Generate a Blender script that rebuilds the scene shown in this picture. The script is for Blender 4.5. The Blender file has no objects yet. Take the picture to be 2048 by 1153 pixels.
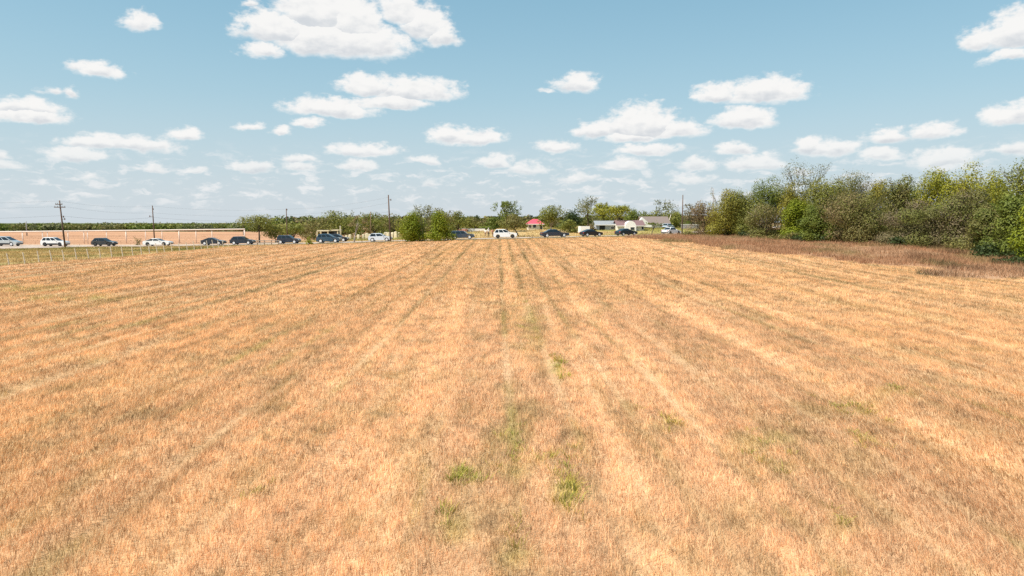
import bpy, math, random
import numpy as np
from mathutils import Vector, Matrix

random.seed(7)
rng = np.random.default_rng(7)
SC = bpy.context.scene
COL = SC.collection
R = math.radians

# ------------------------------------------------------------------ camera
F = 1384.0                 # focal length for a picture 2048 wide
HZ = 446.0                 # row of the true horizon
ZC = 4.0                   # height of the camera
PITCH = math.atan((576.5 - HZ) / F)
cam_d = bpy.data.cameras.new("camera")
cam_d.sensor_width = 36.0
cam_d.lens = F / 2048.0 * 36.0
cam_d.clip_start = 0.1
cam_d.clip_end = 30000
cam = bpy.data.objects.new("camera", cam_d)
cam.location = (0, 0, ZC)
cam.rotation_euler = (R(90) - PITCH, 0, 0)
COL.objects.link(cam)
SC.camera = cam
SC.view_settings.view_transform = 'Standard'
SC.view_settings.look = 'None'
SC.view_settings.gamma = 1.0
SC.view_settings.exposure = 0.64
SC.cycles.use_denoising = False
SC.cycles.max_bounces = 6
SC.cycles.diffuse_bounces = 3
SC.cycles.transmission_bounces = 3
SC.cycles.transparent_max_bounces = 6

# ------------------------------------------------------------------ sun and sky
SUN_TO = Vector((-0.62, -0.34, 1.0)).normalized()     # towards the sun: behind the camera, to the left
sun_el = math.asin(SUN_TO.z)
sun_az = math.atan2(SUN_TO.x, SUN_TO.y)
sd = bpy.data.lights.new("sun", 'SUN')
sd.energy = 4.6
sd.angle = R(0.53)
sd.color = (1.0, 0.94, 0.85)
so = bpy.data.objects.new("sun", sd)
so.rotation_euler = (-SUN_TO).to_track_quat('-Z', 'Y').to_euler()
so.location = (-60, -40, 90)
COL.objects.link(so)


def px_dir(x, y):
    """azimuth and elevation of the direction through a point of the 2048 wide picture"""
    dx, dy, dz = x - 1024.0, F, 576.5 - y
    c, s = math.cos(-PITCH), math.sin(-PITCH)
    Y, Z = dy * c - dz * s, dy * s + dz * c
    return math.atan2(dx, Y), math.atan2(Z, math.hypot(dx, Y))


CLOUDS = [  # x0, y0, x1, y1, strength
    (236, 18, 322, 66, 1), (110, 120, 185, 144, .55), (138, 117, 260, 160, 1), (72, 174, 134, 194, .5), (120, 175, 166, 199, .7),
    (-60, 194, 142, 232, 1), (-40, 214, 164, 250, 1),
    (462, 18, 650, 92, 1.15), (540, -60, 730, 70, 1.2), (520, 28, 842, 120, 1.2), (640, -20, 780, 90, 1.1), (476, 80, 574, 121, .9), (484, 0, 530, 20, .7),
    (748, -20, 862, 56, 1), (790, 0, 905, 84, 1.05), (840, 40, 926, 100, .95),
    (666, 143, 810, 194, 1.05), (735, 150, 930, 207, 1.1), (552, 192, 760, 237, 1.1), (690, 188, 876, 222, 1),
    (470, 241, 532, 261, .85), (536, 251, 592, 273, .75), (578, 235, 658, 258, .8), (320, 256, 410, 283, .85),
    (120, 265, 250, 300, .95), (180, 268, 372, 306, 1), (88, 290, 222, 323, .95), (846, 248, 960, 290, 1), (880, 256, 1022, 291, 1),
    (642, 282, 812, 312, .95), (816, 309, 884, 330, .9), (452, 318, 550, 346, .95), (364, 331, 424, 349, .8), (554, 308, 640, 326, .8), (556, 322, 640, 343, .8),
    (262, 324, 340, 347, .8), (948, 306, 1034, 333, .9), (668, 314, 770, 340, .9), (1098, 141, 1210, 186, 1), (1072, 176, 1110, 188, .5),
    (1380, 164, 1490, 207, 1), (1435, 148, 1625, 213, 1.1), (1190, 206, 1372, 280, 1.15), (1136, 240, 1250, 276, .9), (1280, 236, 1426, 279, 1), (1200, 252, 1330, 288, .9),
    (1412, 210, 1558, 258, 1.05), (1912, 46, 2010, 101, 1), (1950, 6, 2130, 101, 1.15), (1962, 94, 2100, 128, .9), (1950, 205, 2060, 252, .9), (1990, 196, 2130, 248, .9),
    (1714, 254, 1836, 288, .85), (1815, 242, 1924, 278, .8), (1586, 270, 1650, 312, .9), (1600, 276, 1740, 314, .85), (1708, 292, 1818, 321, .85),
    (1056, 277, 1164, 306, .85), (1216, 286, 1370, 314, .9), (1416, 284, 1520, 313, .9), (1352, 310, 1436, 343, .95), (1448, 304, 1580, 343, .9),
    (1192, 312, 1300, 343, .85), (1796, 294, 1964, 338, .95), (1980, 283, 2070, 314, .9), (-20, 302, 34, 322, .7), (-30, 318, 60, 342, .8),
    (1105, 344, 1200, 366, .7), (1330, 345, 1440, 366, .7), (130, 345, 210, 362, .6), (840, 352, 890, 374, .7), (1000, 322, 1110, 350, .7),
]


def build_world():
    w = bpy.data.worlds.new("World")
    SC.world = w
    w.use_nodes = True
    w.cycles.sampling_method = 'MANUAL'
    w.cycles.sample_map_resolution = 256
    nt = w.node_tree
    N, L = nt.nodes, nt.links
    N.clear()

    def math_n(op, a, b=None, c=None, clamp=False, tree=None):
        t = tree or nt
        n = t.nodes.new('ShaderNodeMath')
        n.operation = op
        n.use_clamp = clamp
        for i, v in enumerate((a, b, c)):
            if v is None:
                continue
            if isinstance(v, (int, float)):
                n.inputs[i].default_value = v
            else:
                t.links.new(v, n.inputs[i])
        return n.outputs[0]

    def vec_n(op, a, b=None, c=None, tree=None):
        t = tree or nt
        n = t.nodes.new('ShaderNodeVectorMath')
        n.operation = op
        for i, v in enumerate((a, b, c)):
            if v is None:
                continue
            if isinstance(v, (tuple, list)):
                n.inputs[i].default_value = v
            else:
                t.links.new(v, n.inputs[i])
        return n.outputs['Value'] if op in ('LENGTH', 'DOT_PRODUCT') else n.outputs[0]

    out = N.new('ShaderNodeOutputWorld')
    bg = N.new('ShaderNodeBackground')
    bg.inputs['Strength'].default_value = 0.088
    L.new(bg.outputs[0], out.inputs[0])
    sky = N.new('ShaderNodeTexSky')
    sky.sky_type = 'NISHITA'
    sky.sun_disc = False
    sky.sun_elevation = sun_el
    sky.sun_rotation = sun_az
    sky.altitude = 0
    sky.air_density = 1.0
    sky.dust_density = 1.6
    sky.ozone_density = 1.6
    tc = N.new('ShaderNodeTexCoord')
    sep = N.new('ShaderNodeSeparateXYZ')
    L.new(tc.outputs['Generated'], sep.inputs[0])
    u = math_n('ARCTAN2', sep.outputs[0], sep.outputs[1])
    v = math_n('ARCSINE', sep.outputs[2])
    comb = N.new('ShaderNodeCombineXYZ')
    L.new(u, comb.inputs[0])
    L.new(v, comb.inputs[1])
    uv = comb.outputs[0]

    def noise(vec, scale, detail, rough, col=False):
        n = N.new('ShaderNodeTexNoise')
        n.inputs['Scale'].default_value = scale
        n.inputs['Detail'].default_value = detail
        n.inputs['Roughness'].default_value = rough
        L.new(vec, n.inputs['Vector'])
        return n.outputs['Color' if col else 'Fac']

    def ramp(x, lo, hi):
        n = N.new('ShaderNodeMapRange')
        n.interpolation_type = 'SMOOTHSTEP'
        L.new(x, n.inputs[0])
        n.inputs[1].default_value = lo
        n.inputs[2].default_value = hi
        return n.outputs[0]

    # feature size falls towards the horizon, where the clouds are farther off
    uvs = vec_n('MULTIPLY', uv, (1.0, 1.7, 1.0))
    wc = noise(uvs, 22.0, 4.0, 0.6, col=True)
    warp = vec_n('MULTIPLY', vec_n('SUBTRACT', wc, (.5, .5, .5)), (0.040, 0.022, 0.0))
    uvw = vec_n('ADD', uv, warp)

    g = bpy.data.node_groups.new("cloud_lobe", 'ShaderNodeTree')
    for nm, tp in (("uv", 'NodeSocketVector'), ("scale", 'NodeSocketVector'), ("offset", 'NodeSocketVector'), ("gain", 'NodeSocketFloat'), ("d", 'NodeSocketFloat'), ("y", 'NodeSocketFloat')):
        g.interface.new_socket(nm, in_out='INPUT', socket_type=tp)
    g.interface.new_socket("d", in_out='OUTPUT', socket_type='NodeSocketFloat')
    g.interface.new_socket("y", in_out='OUTPUT', socket_type='NodeSocketFloat')
    g.interface.new_socket("uv", in_out='OUTPUT', socket_type='NodeSocketVector')
    gi = g.nodes.new('NodeGroupInput')
    go = g.nodes.new('NodeGroupOutput')
    p = vec_n('MULTIPLY_ADD', gi.outputs[0], gi.outputs[1], gi.outputs[2], tree=g)
    q = vec_n('MAXIMUM', p, vec_n('MULTIPLY', p, (-1.0, -2.2, 0.0), tree=g), tree=g)
    ln = vec_n('LENGTH', q, tree=g)
    fld = math_n('MULTIPLY', math_n('SUBTRACT', 1.0, ln, tree=g), gi.outputs[3], tree=g)
    sp = g.nodes.new('ShaderNodeSeparateXYZ')
    g.links.new(p, sp.inputs[0])
    better = math_n('GREATER_THAN', fld, gi.outputs[4], tree=g)
    mixn = g.nodes.new('ShaderNodeMix')
    g.links.new(better, mixn.inputs[0])
    g.links.new(gi.outputs[5], mixn.inputs[2])
    g.links.new(sp.outputs[1], mixn.inputs[3])
    g.links.new(math_n('MAXIMUM', fld, gi.outputs[4], tree=g), go.inputs[0])
    g.links.new(mixn.outputs[0], go.inputs[1])
    # each lobe waits for the one before it, which keeps the shader's working memory small
    g.links.new(vec_n('MULTIPLY_ADD', mixn.outputs[0], (1e-9, 1e-9, 1e-9), gi.outputs[0], tree=g), go.inputs[2])

    d, yy = None, None
    for (x0, y0, x1, y1, st) in CLOUDS:
        Hh = y1 - y0
        cx, cy = (x0 + x1) / 2, y1 - .3125 * Hh
        u0, v0 = px_dir(cx, cy)
        ul, _ = px_dir(x0, cy)
        ur, _ = px_dir(x1, cy)
        _, vt = px_dir(cx, y0)
        a = (ur - ul) / 2 * 1.12
        b = (vt - v0) * 1.15
        gn = N.new('ShaderNodeGroup')
        gn.node_tree = g
        L.new(uvw if d is None else prev_uv, gn.inputs[0])
        gn.inputs[1].default_value = (1 / a, 1 / b, 0)
        gn.inputs[2].default_value = (-u0 / a, -v0 / b, 0)
        gn.inputs[3].default_value = st
        if d is None:
            gn.inputs[4].default_value = -1.0
            gn.inputs[5].default_value = 0.0
        else:
            L.new(d, gn.inputs[4])
            L.new(yy, gn.inputs[5])
        d, yy, prev_uv = gn.outputs[0], gn.outputs[1], gn.outputs[2]

    n1 = noise(uvs, 58.0, 8.0, 0.60)
    n2 = noise(uvs, 34.0, 4.0, 0.55)
    n2up = noise(vec_n('ADD', uvs, (-0.005, 0.011, 0.0)), 34.0, 4.0, 0.55)
    top = ramp(yy, -0.45, 0.25)
    amp = math_n('ADD', 0.55, math_n('MULTIPLY', top, 0.60))
    body = math_n('ADD', d, math_n('MULTIPLY', math_n('SUBTRACT', n1, 0.52), amp))
    mask = ramp(math_n('MULTIPLY', body, math_n('ADD', 1.0, math_n('MULTIPLY', top, 0.35))), -0.02, 0.60)
    # the far cumulus field, on a flat layer seen at a low angle
    far = noise(vec_n('MULTIPLY', uvw, (1.0, 3.2, 1.0)), 30.0, 7.0, 0.60)
    farw = math_n('MULTIPLY', ramp(v, 0.115, 0.06), ramp(v, 0.0, 0.04))
    farm = math_n('MULTIPLY', ramp(far, 0.485, 0.68), math_n('MULTIPLY', farw, 0.72))

    # how bright: tops white, undersides grey
    emb = math_n('MULTIPLY', math_n('SUBTRACT', n2, n2up), 0.55)
    base = ramp(yy, -0.45, 0.35)
    thick = ramp(body, 0.05, 0.7)
    shade = math_n('ADD', math_n('SUBTRACT', 1.0, math_n('MULTIPLY', math_n('SUBTRACT', 1.0, base), math_n('MULTIPLY', thick, 0.40))), emb)
    shade = math_n('MINIMUM', math_n('MAXIMUM', shade, 0.62), 1.06)
    cc = N.new('ShaderNodeMix')
    cc.data_type = 'RGBA'
    L.new(ramp(shade, 0.6, 1.0), cc.inputs[0])
    cc.inputs[6].default_value = (4.9, 5.1, 5.35, 1)
    cc.inputs[7].default_value = (7.0, 6.9, 6.75, 1)

    def mix(fac, a, b):
        m = N.new('ShaderNodeMix')
        m.data_type = 'RGBA'
        L.new(fac, m.inputs[0])
        for i, q in ((6, a), (7, b)):
            if isinstance(q, tuple):
                m.inputs[i].default_value = q
            else:
                L.new(q, m.inputs[i])
        return m.outputs[2]

    tint = N.new('ShaderNodeMix')
    tint.data_type = 'RGBA'
    tint.blend_type = 'MULTIPLY'
    tint.inputs[0].default_value = 1.0
    L.new(sky.outputs[0], tint.inputs[6])
    tint.inputs[7].default_value = (1.0, 1.19, 1.10, 1)
    gr = N.new('ShaderNodeValToRGB')
    gr.color_ramp.interpolation = 'B_SPLINE'
    L.new(math_n('MULTIPLY', v, 2.0), gr.inputs[0])
    el = gr.color_ramp.elements
    el[0].position, el[0].color = 0.0, (.485, .530, .570, 1)
    el[1].position, el[1].color = 1.0, (.150, .335, .450, 1)
    for p_, c_ in ((.13, (.445, .510, .555)), (.34, (.310, .460, .535)), (.62, (.205, .385, .485))):
        e_ = el.new(p_)
        e_.color = c_ + (1,)
    air = vec_n('MULTIPLY', gr.outputs[0], (10.0, 10.0, 10.0))
    s0 = mix(math_n('ADD', 0.62, math_n('MULTIPLY', ramp(v, 0.30, 0.0), 0.3)), tint.outputs[2], air)
    s1 = mix(farm, s0, (6.6, 6.6, 6.6, 1))
    mk = math_n('MULTIPLY', mask, math_n('SUBTRACT', 1.0, math_n('MULTIPLY', ramp(v, 0.12, 0.03), 0.45)))
    s2 = mix(math_n('MULTIPLY', mk, 0.96), s1, cc.outputs[2])
    L.new(s2, bg.inputs['Color'])


build_world()


# ------------------------------------------------------------------ terrain
def ss(a, b, x):
    t = np.clip((np.asarray(x, float) - a) / (b - a), 0, 1)
    return t * t * (3 - 2 * t)


def _hash(ix, iy, seed):
    h = (ix.astype(np.int64) * 374761393 + iy.astype(np.int64) * 668265263 + seed * 1442695041) & 0x7fffffff
    h = ((h ^ (h >> 13)) * 1274126177) & 0x7fffffff
    return ((h ^ (h >> 16)) & 0xffff) / 65535.0


def vnoise(x, y, seed=0):
    x, y = np.asarray(x, float), np.asarray(y, float)
    ix, iy = np.floor(x), np.floor(y)
    fx, fy = x - ix, y - iy
    fx, fy = fx * fx * (3 - 2 * fx), fy * fy * (3 - 2 * fy)
    a, b = _hash(ix, iy, seed), _hash(ix + 1, iy, seed)
    c, d = _hash(ix, iy + 1, seed), _hash(ix + 1, iy + 1, seed)
    return (a * (1 - fx) + b * fx) * (1 - fy) + (c * (1 - fx) + d * fx) * fy


def fbm(x, y, seed=0, o=4):
    s, a, t = 0, .5, 0
    for i in range(o):
        s = s + a * vnoise(np.asarray(x) * 2 ** i + 17 * i, np.asarray(y) * 2 ** i - 9 * i, seed + i)
        t += a
        a *= .5
    return s / t


def terr(X, Y):
    X, Y = np.asarray(X, float), np.asarray(Y, float)
    a = (-0.3 + 1.9 * ss(-75, 35, X)) * ss(25, 118, Y)
    a = a - 1.2 * ss(320, 450, Y) * ss(-30, -160, X)
    a = a + 1.0 * ss(140, 168, Y) * ss(-40, 0, X) + .9 * ss(168, 500, Y) * ss(-120, 0, X)
    a = a + 0.10 * (fbm(X * .06, Y * .06, 3, 2) - .5) * ss(10, 30, Y)
    return a


def tz(x, y):
    return float(terr(x, y))


def proj(X, Y, Z):
    c, s = math.cos(-PITCH), math.sin(-PITCH)
    dz = Z - ZC
    yy = Y * c + dz * s
    zz = -Y * s + dz * c
    return 1024 + F * X / yy, 576.5 - F * zz / yy


def at(px, Y):
    """ground point in picture column px at distance Y"""
    x = (px - 1024.0) / F * Y
    for _ in range(3):
        z = tz(x, Y)
        yy = Y * math.cos(PITCH) + (z - ZC) * math.sin(-PITCH)
        x = (px - 1024.0) / F * yy
    return x, Y, tz(x, Y)


def ground_hit(px, py):
    lo, hi = 5.0, 400.0
    prev = lo
    for Y in np.arange(6, 300, .5):
        x, _, z = at(px, float(Y))
        if proj(x, float(Y), z)[1] < py:
            return x, float(Y), z
    return at(px, 300.0)


def z_of_row(py, Y):
    return ZC + (HZ - py) * Y / F


# ------------------------------------------------------------------ materials
def new_mat(name):
    m = bpy.data.materials.new(name)
    m.use_nodes = True
    return m, m.node_tree, m.node_tree.nodes["Principled BSDF"]


def flat(name, col, rough=.7, metal=0.0, vary=.15, scale=6.0, coat=0.0):
    m, nt, b = new_mat(name)
    b.inputs['Roughness'].default_value = rough
    b.inputs['Metallic'].default_value = metal
    if coat:
        b.inputs['Coat Weight'].default_value = coat
        b.inputs['Coat Roughness'].default_value = .06
    tcn = nt.nodes.new('ShaderNodeTexCoord')
    n = nt.nodes.new('ShaderNodeTexNoise')
    n.inputs['Scale'].default_value = scale
    n.inputs['Detail'].default_value = 5
    nt.links.new(tcn.outputs['Object'], n.inputs['Vector'])
    r = nt.nodes.new('ShaderNodeMix')
    r.data_type = 'RGBA'
    nt.links.new(n.outputs['Fac'], r.inputs[0])
    r.inputs[6].default_value = tuple(c * (1 - vary) for c in col) + (1,)
    r.inputs[7].default_value = tuple(min(1, c * (1 + vary)) for c in col) + (1,)
    nt.links.new(r.outputs[2], b.inputs['Base Color'])
    return m


def attr_mat(name, rough=.8, trans=0.0, noise_scale=None, noise_amt=.3, bump=0.0):
    m, nt, b = new_mat(name)
    b.inputs['Roughness'].default_value = rough
    b.inputs['Specular IOR Level'].default_value = .25
    a = nt.nodes.new('ShaderNodeAttribute')
    a.attribute_name = 'Col'
    src = a.outputs['Color']
    if noise_scale:
        tcn = nt.nodes.new('ShaderNodeTexCoord')
        n = nt.nodes.new('ShaderNodeTexNoise')
        n.inputs['Scale'].default_value = noise_scale
        n.inputs['Detail'].default_value = 8
        n.inputs['Roughness'].default_value = .7
        nt.links.new(tcn.outputs['Object'], n.inputs['Vector'])
        mr = nt.nodes.new('ShaderNodeMapRange')
        mr.inputs[1].default_value = .25
        mr.inputs[2].default_value = .75
        mr.inputs[3].default_value = 1 - noise_amt
        mr.inputs[4].default_value = 1 + noise_amt
        nt.links.new(n.outputs['Fac'], mr.inputs[0])
        mx = nt.nodes.new('ShaderNodeVectorMath')
        mx.operation = 'SCALE'
        nt.links.new(src, mx.inputs[0])
        nt.links.new(mr.outputs[0], mx.inputs['Scale'])
        src = mx.outputs[0]
        if bump:
            bp = nt.nodes.new('ShaderNodeBump')
            bp.inputs['Strength'].default_value = bump
            bp.inputs['Distance'].default_value = .12
            nt.links.new(n.outputs['Fac'], bp.inputs['Height'])
            nt.links.new(bp.outputs[0], b.inputs['Normal'])
    nt.links.new(src, b.inputs['Base Color'])
    if trans:
        t = nt.nodes.new('ShaderNodeBsdfTranslucent')
        nt.links.new(src, t.inputs[0])
        ms = nt.nodes.new('ShaderNodeMixShader')
        ms.inputs[0].default_value = trans
        nt.links.new(b.outputs[0], ms.inputs[1])
        nt.links.new(t.outputs[0], ms.inputs[2])
        nt.links.new(ms.outputs[0], nt.nodes['Material Output'].inputs[0])
    return m


M = {
    'soil': attr_mat('soil', .95, 0, 2.2, .35, .6),
    'blade': attr_mat('grass_blade', .75, .30),
    'leaf': attr_mat('leaf', .6, .30),
    'bark': flat('bark', (.10, .075, .055), .9, 0, .3, 9),
    'pale_bark': flat('pale_bark', (.36, .31, .26), .9, 0, .25, 9),
    'asphalt': flat('road_surface', (.40, .31, .25), .9, 0, .16, 1.2),
    'line': flat('road_paint', (.62, .6, .55), .7, 0, .15, 4),
    'pole': flat('pole_timber', (.11, .065, .045), .85, 0, .3, 5),
    'grey_pole': flat('grey_timber', (.30, .28, .27), .85, 0, .2, 5),
    'wire': flat('wire', (.10, .10, .11), .6),
    'fence': flat('fence_timber', (.70, .60, .46), .8, 0, .15, 5),
    'rust': flat('brown_timber', (.20, .12, .07), .9, 0, .3, 8),
    'white': flat('white_paint', (.78, .74, .70), .6, 0, .06, 3),
    'coping': flat('pale_pipe_paint', (.74, .60, .50), .6, 0, .12, 2),
    'stone': flat('pale_stone', (.62, .52, .36), .9, 0, .3, 4),
    'redroof': flat('red_sheet_roof', (.62, .075, .105), .5, 0, .15, 1.5),
    'greyroof': flat('grey_sheet_roof', (.30, .31, .33), .5, .1, .15, 1.5),
    'mauveroof': flat('mauve_shingles', (.18, .105, .105), .9, 0, .25, 5),
    'brownroof': flat('brown_shingles', (.19, .145, .125), .9, 0, .25, 4),
    'cream': flat('cream_wall', (.70, .64, .54), .85, 0, .1, 2),
    'shedwall': flat('shed_wall', (.40, .41, .46), .6, .1, .2, 2),
    'dark': flat('interior_shade', (.02, .02, .022), .9),  # near-black colour standing in for shade inside openings
    'glass': flat('car_glass', (.012, .018, .024), .06, 0, .1, 3),
    'winglass': flat('window_glass', (.03, .035, .04), .1, 0, .1, 3),
    'tyre': flat('tyre_rubber', (.018, .018, .019), .85),
    'rim': flat('wheel_alloy', (.70, .69, .70), .4, .1, .05, 3),
    'lamp': flat('headlight_glass', (.75, .76, .78), .15),
    'tail': flat('taillight_glass', (.35, .02, .02), .2),
    'plastic': flat('dark_trim', (.025, .025, .027), .6),
    'skin': flat('skin', (.42, .25, .18), .6, 0, .08, 10),
    'shirt_white': flat('white_cloth', (.75, .72, .68), .9, 0, .06, 10),
    'shirt_pink': flat('pink_cloth', (.62, .26, .18), .9, 0, .1, 10),
    'trouser_dark': flat('dark_cloth', (.03, .03, .04), .9, 0, .1, 10),
    'trouser_tan': flat('tan_cloth', (.38, .27, .18), .9, 0, .1, 10),
    'hair': flat('dark_hair', (.03, .02, .015), .7, 0, .1, 20),
}


PAINT = {}


def paint(name, col, metal=.0, rough=.3):
    if name not in PAINT:
        PAINT[name] = flat('car_paint_' + name, col, rough, metal, .05, 2, .7)
    return PAINT[name]


# ------------------------------------------------------------------ builders
class MB:
    def __init__(s):
        s.v, s.f = [], []

    def add(s, vs, fs):
        o = len(s.v)
        s.v += [tuple(p) for p in vs]
        s.f += [tuple(i + o for i in f) for f in fs]
        return s

    def box(s, c, d, rz=0.0, taper=1.0):
        cx, cy, cz = c
        hx, hy, hz = d[0] / 2, d[1] / 2, d[2] / 2
        vs = []
        for k, (x, y, z) in enumerate([(-1, -1, -1), (1, -1, -1), (1, 1, -1), (-1, 1, -1), (-1, -1, 1), (1, -1, 1), (1, 1, 1), (-1, 1, 1)]):
            t = taper if z > 0 else 1
            px, py = x * hx * t, y * hy * t
            vs.append((cx + px * math.cos(rz) - py * math.sin(rz), cy + px * math.sin(rz) + py * math.cos(rz), cz + z * hz))
        return s.add(vs, [(3, 2, 1, 0), (4, 5, 6, 7), (0, 1, 5, 4), (1, 2, 6, 5), (2, 3, 7, 6), (3, 0, 4, 7)])

    def tube(s, pts, rad, n=6):
        pts = [Vector(p) for p in pts]
        rad = rad if isinstance(rad, (list, tuple)) else [rad] * len(pts)
        vs, fs = [], []
        for i, p in enumerate(pts):
            t = (pts[min(i + 1, len(pts) - 1)] - pts[max(i - 1, 0)]).normalized()
            a = t.orthogonal().normalized() if abs(t.z) < .9 else Vector((1, 0, 0)).cross(t).normalized()
            b = t.cross(a)
            for k in range(n):
                w = 2 * math.pi * k / n
                vs.append(p + (a * math.cos(w) + b * math.sin(w)) * rad[i])
        for i in range(len(pts) - 1):
            for k in range(n):
                k2 = (k + 1) % n
                fs.append((i * n + k, i * n + k2, (i + 1) * n + k2, (i + 1) * n + k))
        fs.append(tuple(range(n))[::-1])
        fs.append(tuple(range((len(pts) - 1) * n, len(pts) * n)))
        return s.add(vs, fs)

    def prism(s, poly, y0, y1):
        """side outline (x, z) pushed from y0 to y1"""
        n = len(poly)
        vs = [(x, y0, z) for x, z in poly] + [(x, y1, z) for x, z in poly]
        fs = [tuple(range(n)), tuple(range(2 * n - 1, n - 1, -1))]
        fs += [(k, k + n, (k + 1) % n + n, (k + 1) % n) for k in range(n)]
        return s.add(vs, fs)

    def build(s, name, mat, parent=None, smooth=False, loc=None):
        me = bpy.data.meshes.new(name)
        me.from_pydata(s.v, [], s.f)
        import bmesh
        bm = bmesh.new()
        bm.from_mesh(me)
        bmesh.ops.recalc_face_normals(bm, faces=bm.faces)
        bm.to_mesh(me)
        bm.free()
        me.materials.append(mat)
        if smooth:
            me.polygons.foreach_set('use_smooth', [True] * len(me.polygons))
        o = bpy.data.objects.new(name, me)
        COL.objects.link(o)
        if parent:
            o.parent = parent
        if loc:
            o.location = loc
        return o


def np_mesh(name, V, T, C, mat, parent=None):
    """triangles or quads in bulk, with a colour for every vertex"""
    me = bpy.data.meshes.new(name)
    k = T.shape[1]
    me.vertices.add(len(V))
    me.vertices.foreach_set('co', np.ascontiguousarray(V, np.float32).ravel())
    me.loops.add(T.size)
    me.loops.foreach_set('vertex_index', np.ascontiguousarray(T, np.int32).ravel())
    me.polygons.add(len(T))
    me.polygons.foreach_set('loop_start', np.arange(0, T.size, k, dtype=np.int32))
    me.update(calc_edges=True)
    if C is not None:
        at_ = me.attributes.new('Col', 'FLOAT_COLOR', 'POINT')
        at_.data.foreach_set('color', np.ascontiguousarray(np.c_[C, np.ones(len(C))], np.float32).ravel())
    me.materials.append(mat)
    o = bpy.data.objects.new(name, me)
    COL.objects.link(o)
    if parent:
        o.parent = parent
    return o


def tag(o, label, cat, group=None):
    o['label'] = label
    o['category'] = cat
    if group:
        o['group'] = group
    return o


def kind(o, k, label=None):
    o['kind'] = k
    if label:
        o['label'] = label
    return o


def thing(name, label, cat, loc, rz=0.0, group=None):
    o = bpy.data.objects.new(name, None)
    o.empty_display_size = .3
    o.location = loc
    o.rotation_euler = (0, 0, rz)
    COL.objects.link(o)
    return tag(o, label, cat, group)


# ------------------------------------------------------------------ zones of the land
FENCE_X = -47.0
WEED_FRONT = np.array([(1262, 477), (1310, 483), (1360, 489), (1420, 495), (1480, 501), (1560, 509), (1640, 517), (1740, 526), (1830, 533), (1866, 551), (1900, 557), (1950, 560), (2060, 554), (2300, 562)], float)


def road_mid(X):
    X = np.asarray(X, float)
    return 127.5 + .013 * np.maximum(X, 0) ** 2 - .0 * X


def road_near(X):
    X = np.asarray(X, float)
    return road_mid(X) - 4.0 - 1.1 * np.maximum(0, -X - 74)


def zones(X, Y):
    """0 field, 1 weeds, 2 verge, 3 far side of the road"""
    Z = terr(X, Y)
    px, py = proj(X, Y, Z)
    zone = np.zeros(X.shape, int)
    wob = 7 * (fbm(X * .35, Y * .35, 31, 4) - .5) * 2
    px = px + 60 * (fbm(X * .3 + 40, Y * .2, 32, 4) - .5) * 2
    jit = 1.5 * _hash(np.floor(X * 4000), np.floor(Y * 4000), 5) * (_hash(np.floor(X * 1000), np.floor(Y * 3000), 6) - .35) * 2.6
    weeds = (Y > 20) & (py + jit < np.interp(px, WEED_FRONT[:, 0], WEED_FRONT[:, 1], left=0) + wob) & (px > 1255)
    zone[weeds & (Y < road_near(X) + .5)] = 1
    zone[(X < FENCE_X - 14 * ss(112, 122, Y) * 0) & (Y > 58)] = 2
    edge = (Y > road_near(X) - 3.0) & (zone == 0)
    zone[edge] = 2
    zone[Y > road_mid(X)] = 3
    return zone


ROWJ = rng.uniform(-.35, .35, 400)
ROWA = np.clip(rng.normal(.55, .33, 400), .06, 1)


def relief(X, Y):
    """low swaths and furrows left by the mower, running away from the camera"""
    Xr = X + .018 * Y + .3 * (fbm(Y * .06, X * .02, 18, 2) - .5)
    b = fbm(Xr * 1.15, Y * .022, 19, 2)
    c = fbm(Xr * 2.6, Y * .25, 20, 2)
    on = (X > FENCE_X) * ss(124, 112, Y)
    return on * (.12 * (ss(.3, .7, b) - .5) + .07 * (c - .5) - .05 * rows(X, Y))


def rows(X, Y):
    """how much a point lies in a wheel row of the mown field, 0..1"""
    q = (X + .018 * Y + .35 * (fbm(Y * .05, X * .01, 5, 2) - .5)) / 1.3 + 200
    i = np.clip(np.round(q).astype(int), 0, 399)
    dd = np.abs(q - np.round(q) - ROWJ[i] * .5) * 1.3
    line = np.exp(-(dd / (.10 + .08 * ss(25, 80, Y) + .10 * ss(5, 22, np.abs(X)))) ** 2) * ROWA[i]
    br = ss(.36, .62, fbm(X * .35 + i * 3.3, Y * .12, 8, 3))
    return np.clip(line * (.55 + .6 * br), 0, 1)


GREEN_SPOTS = [(925, 962, 26, 16, 1.0), (1130, 985, 22, 38, 1.0), (1025, 915, 34, 36, .75), (1120, 738, 12, 22, .8), (1700, 812, 44, 16, .8), (1745, 900, 30, 22, .7),
               (1340, 858, 28, 12, .7), (905, 1070, 30, 34, .45), (1030, 1110, 32, 36, .45), (1115, 925, 40, 14, .6), (510, 990, 30, 18, .2),
               (1690, 1058, 26, 20, .35), (1800, 790, 50, 14, .4), (60, 577, 70, 6, .7), (140, 597, 110, 6, .45), (1060, 650, 30, 60, .3), (1520, 880, 60, 30, .4), (1560, 930, 50, 20, .4)]


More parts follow.
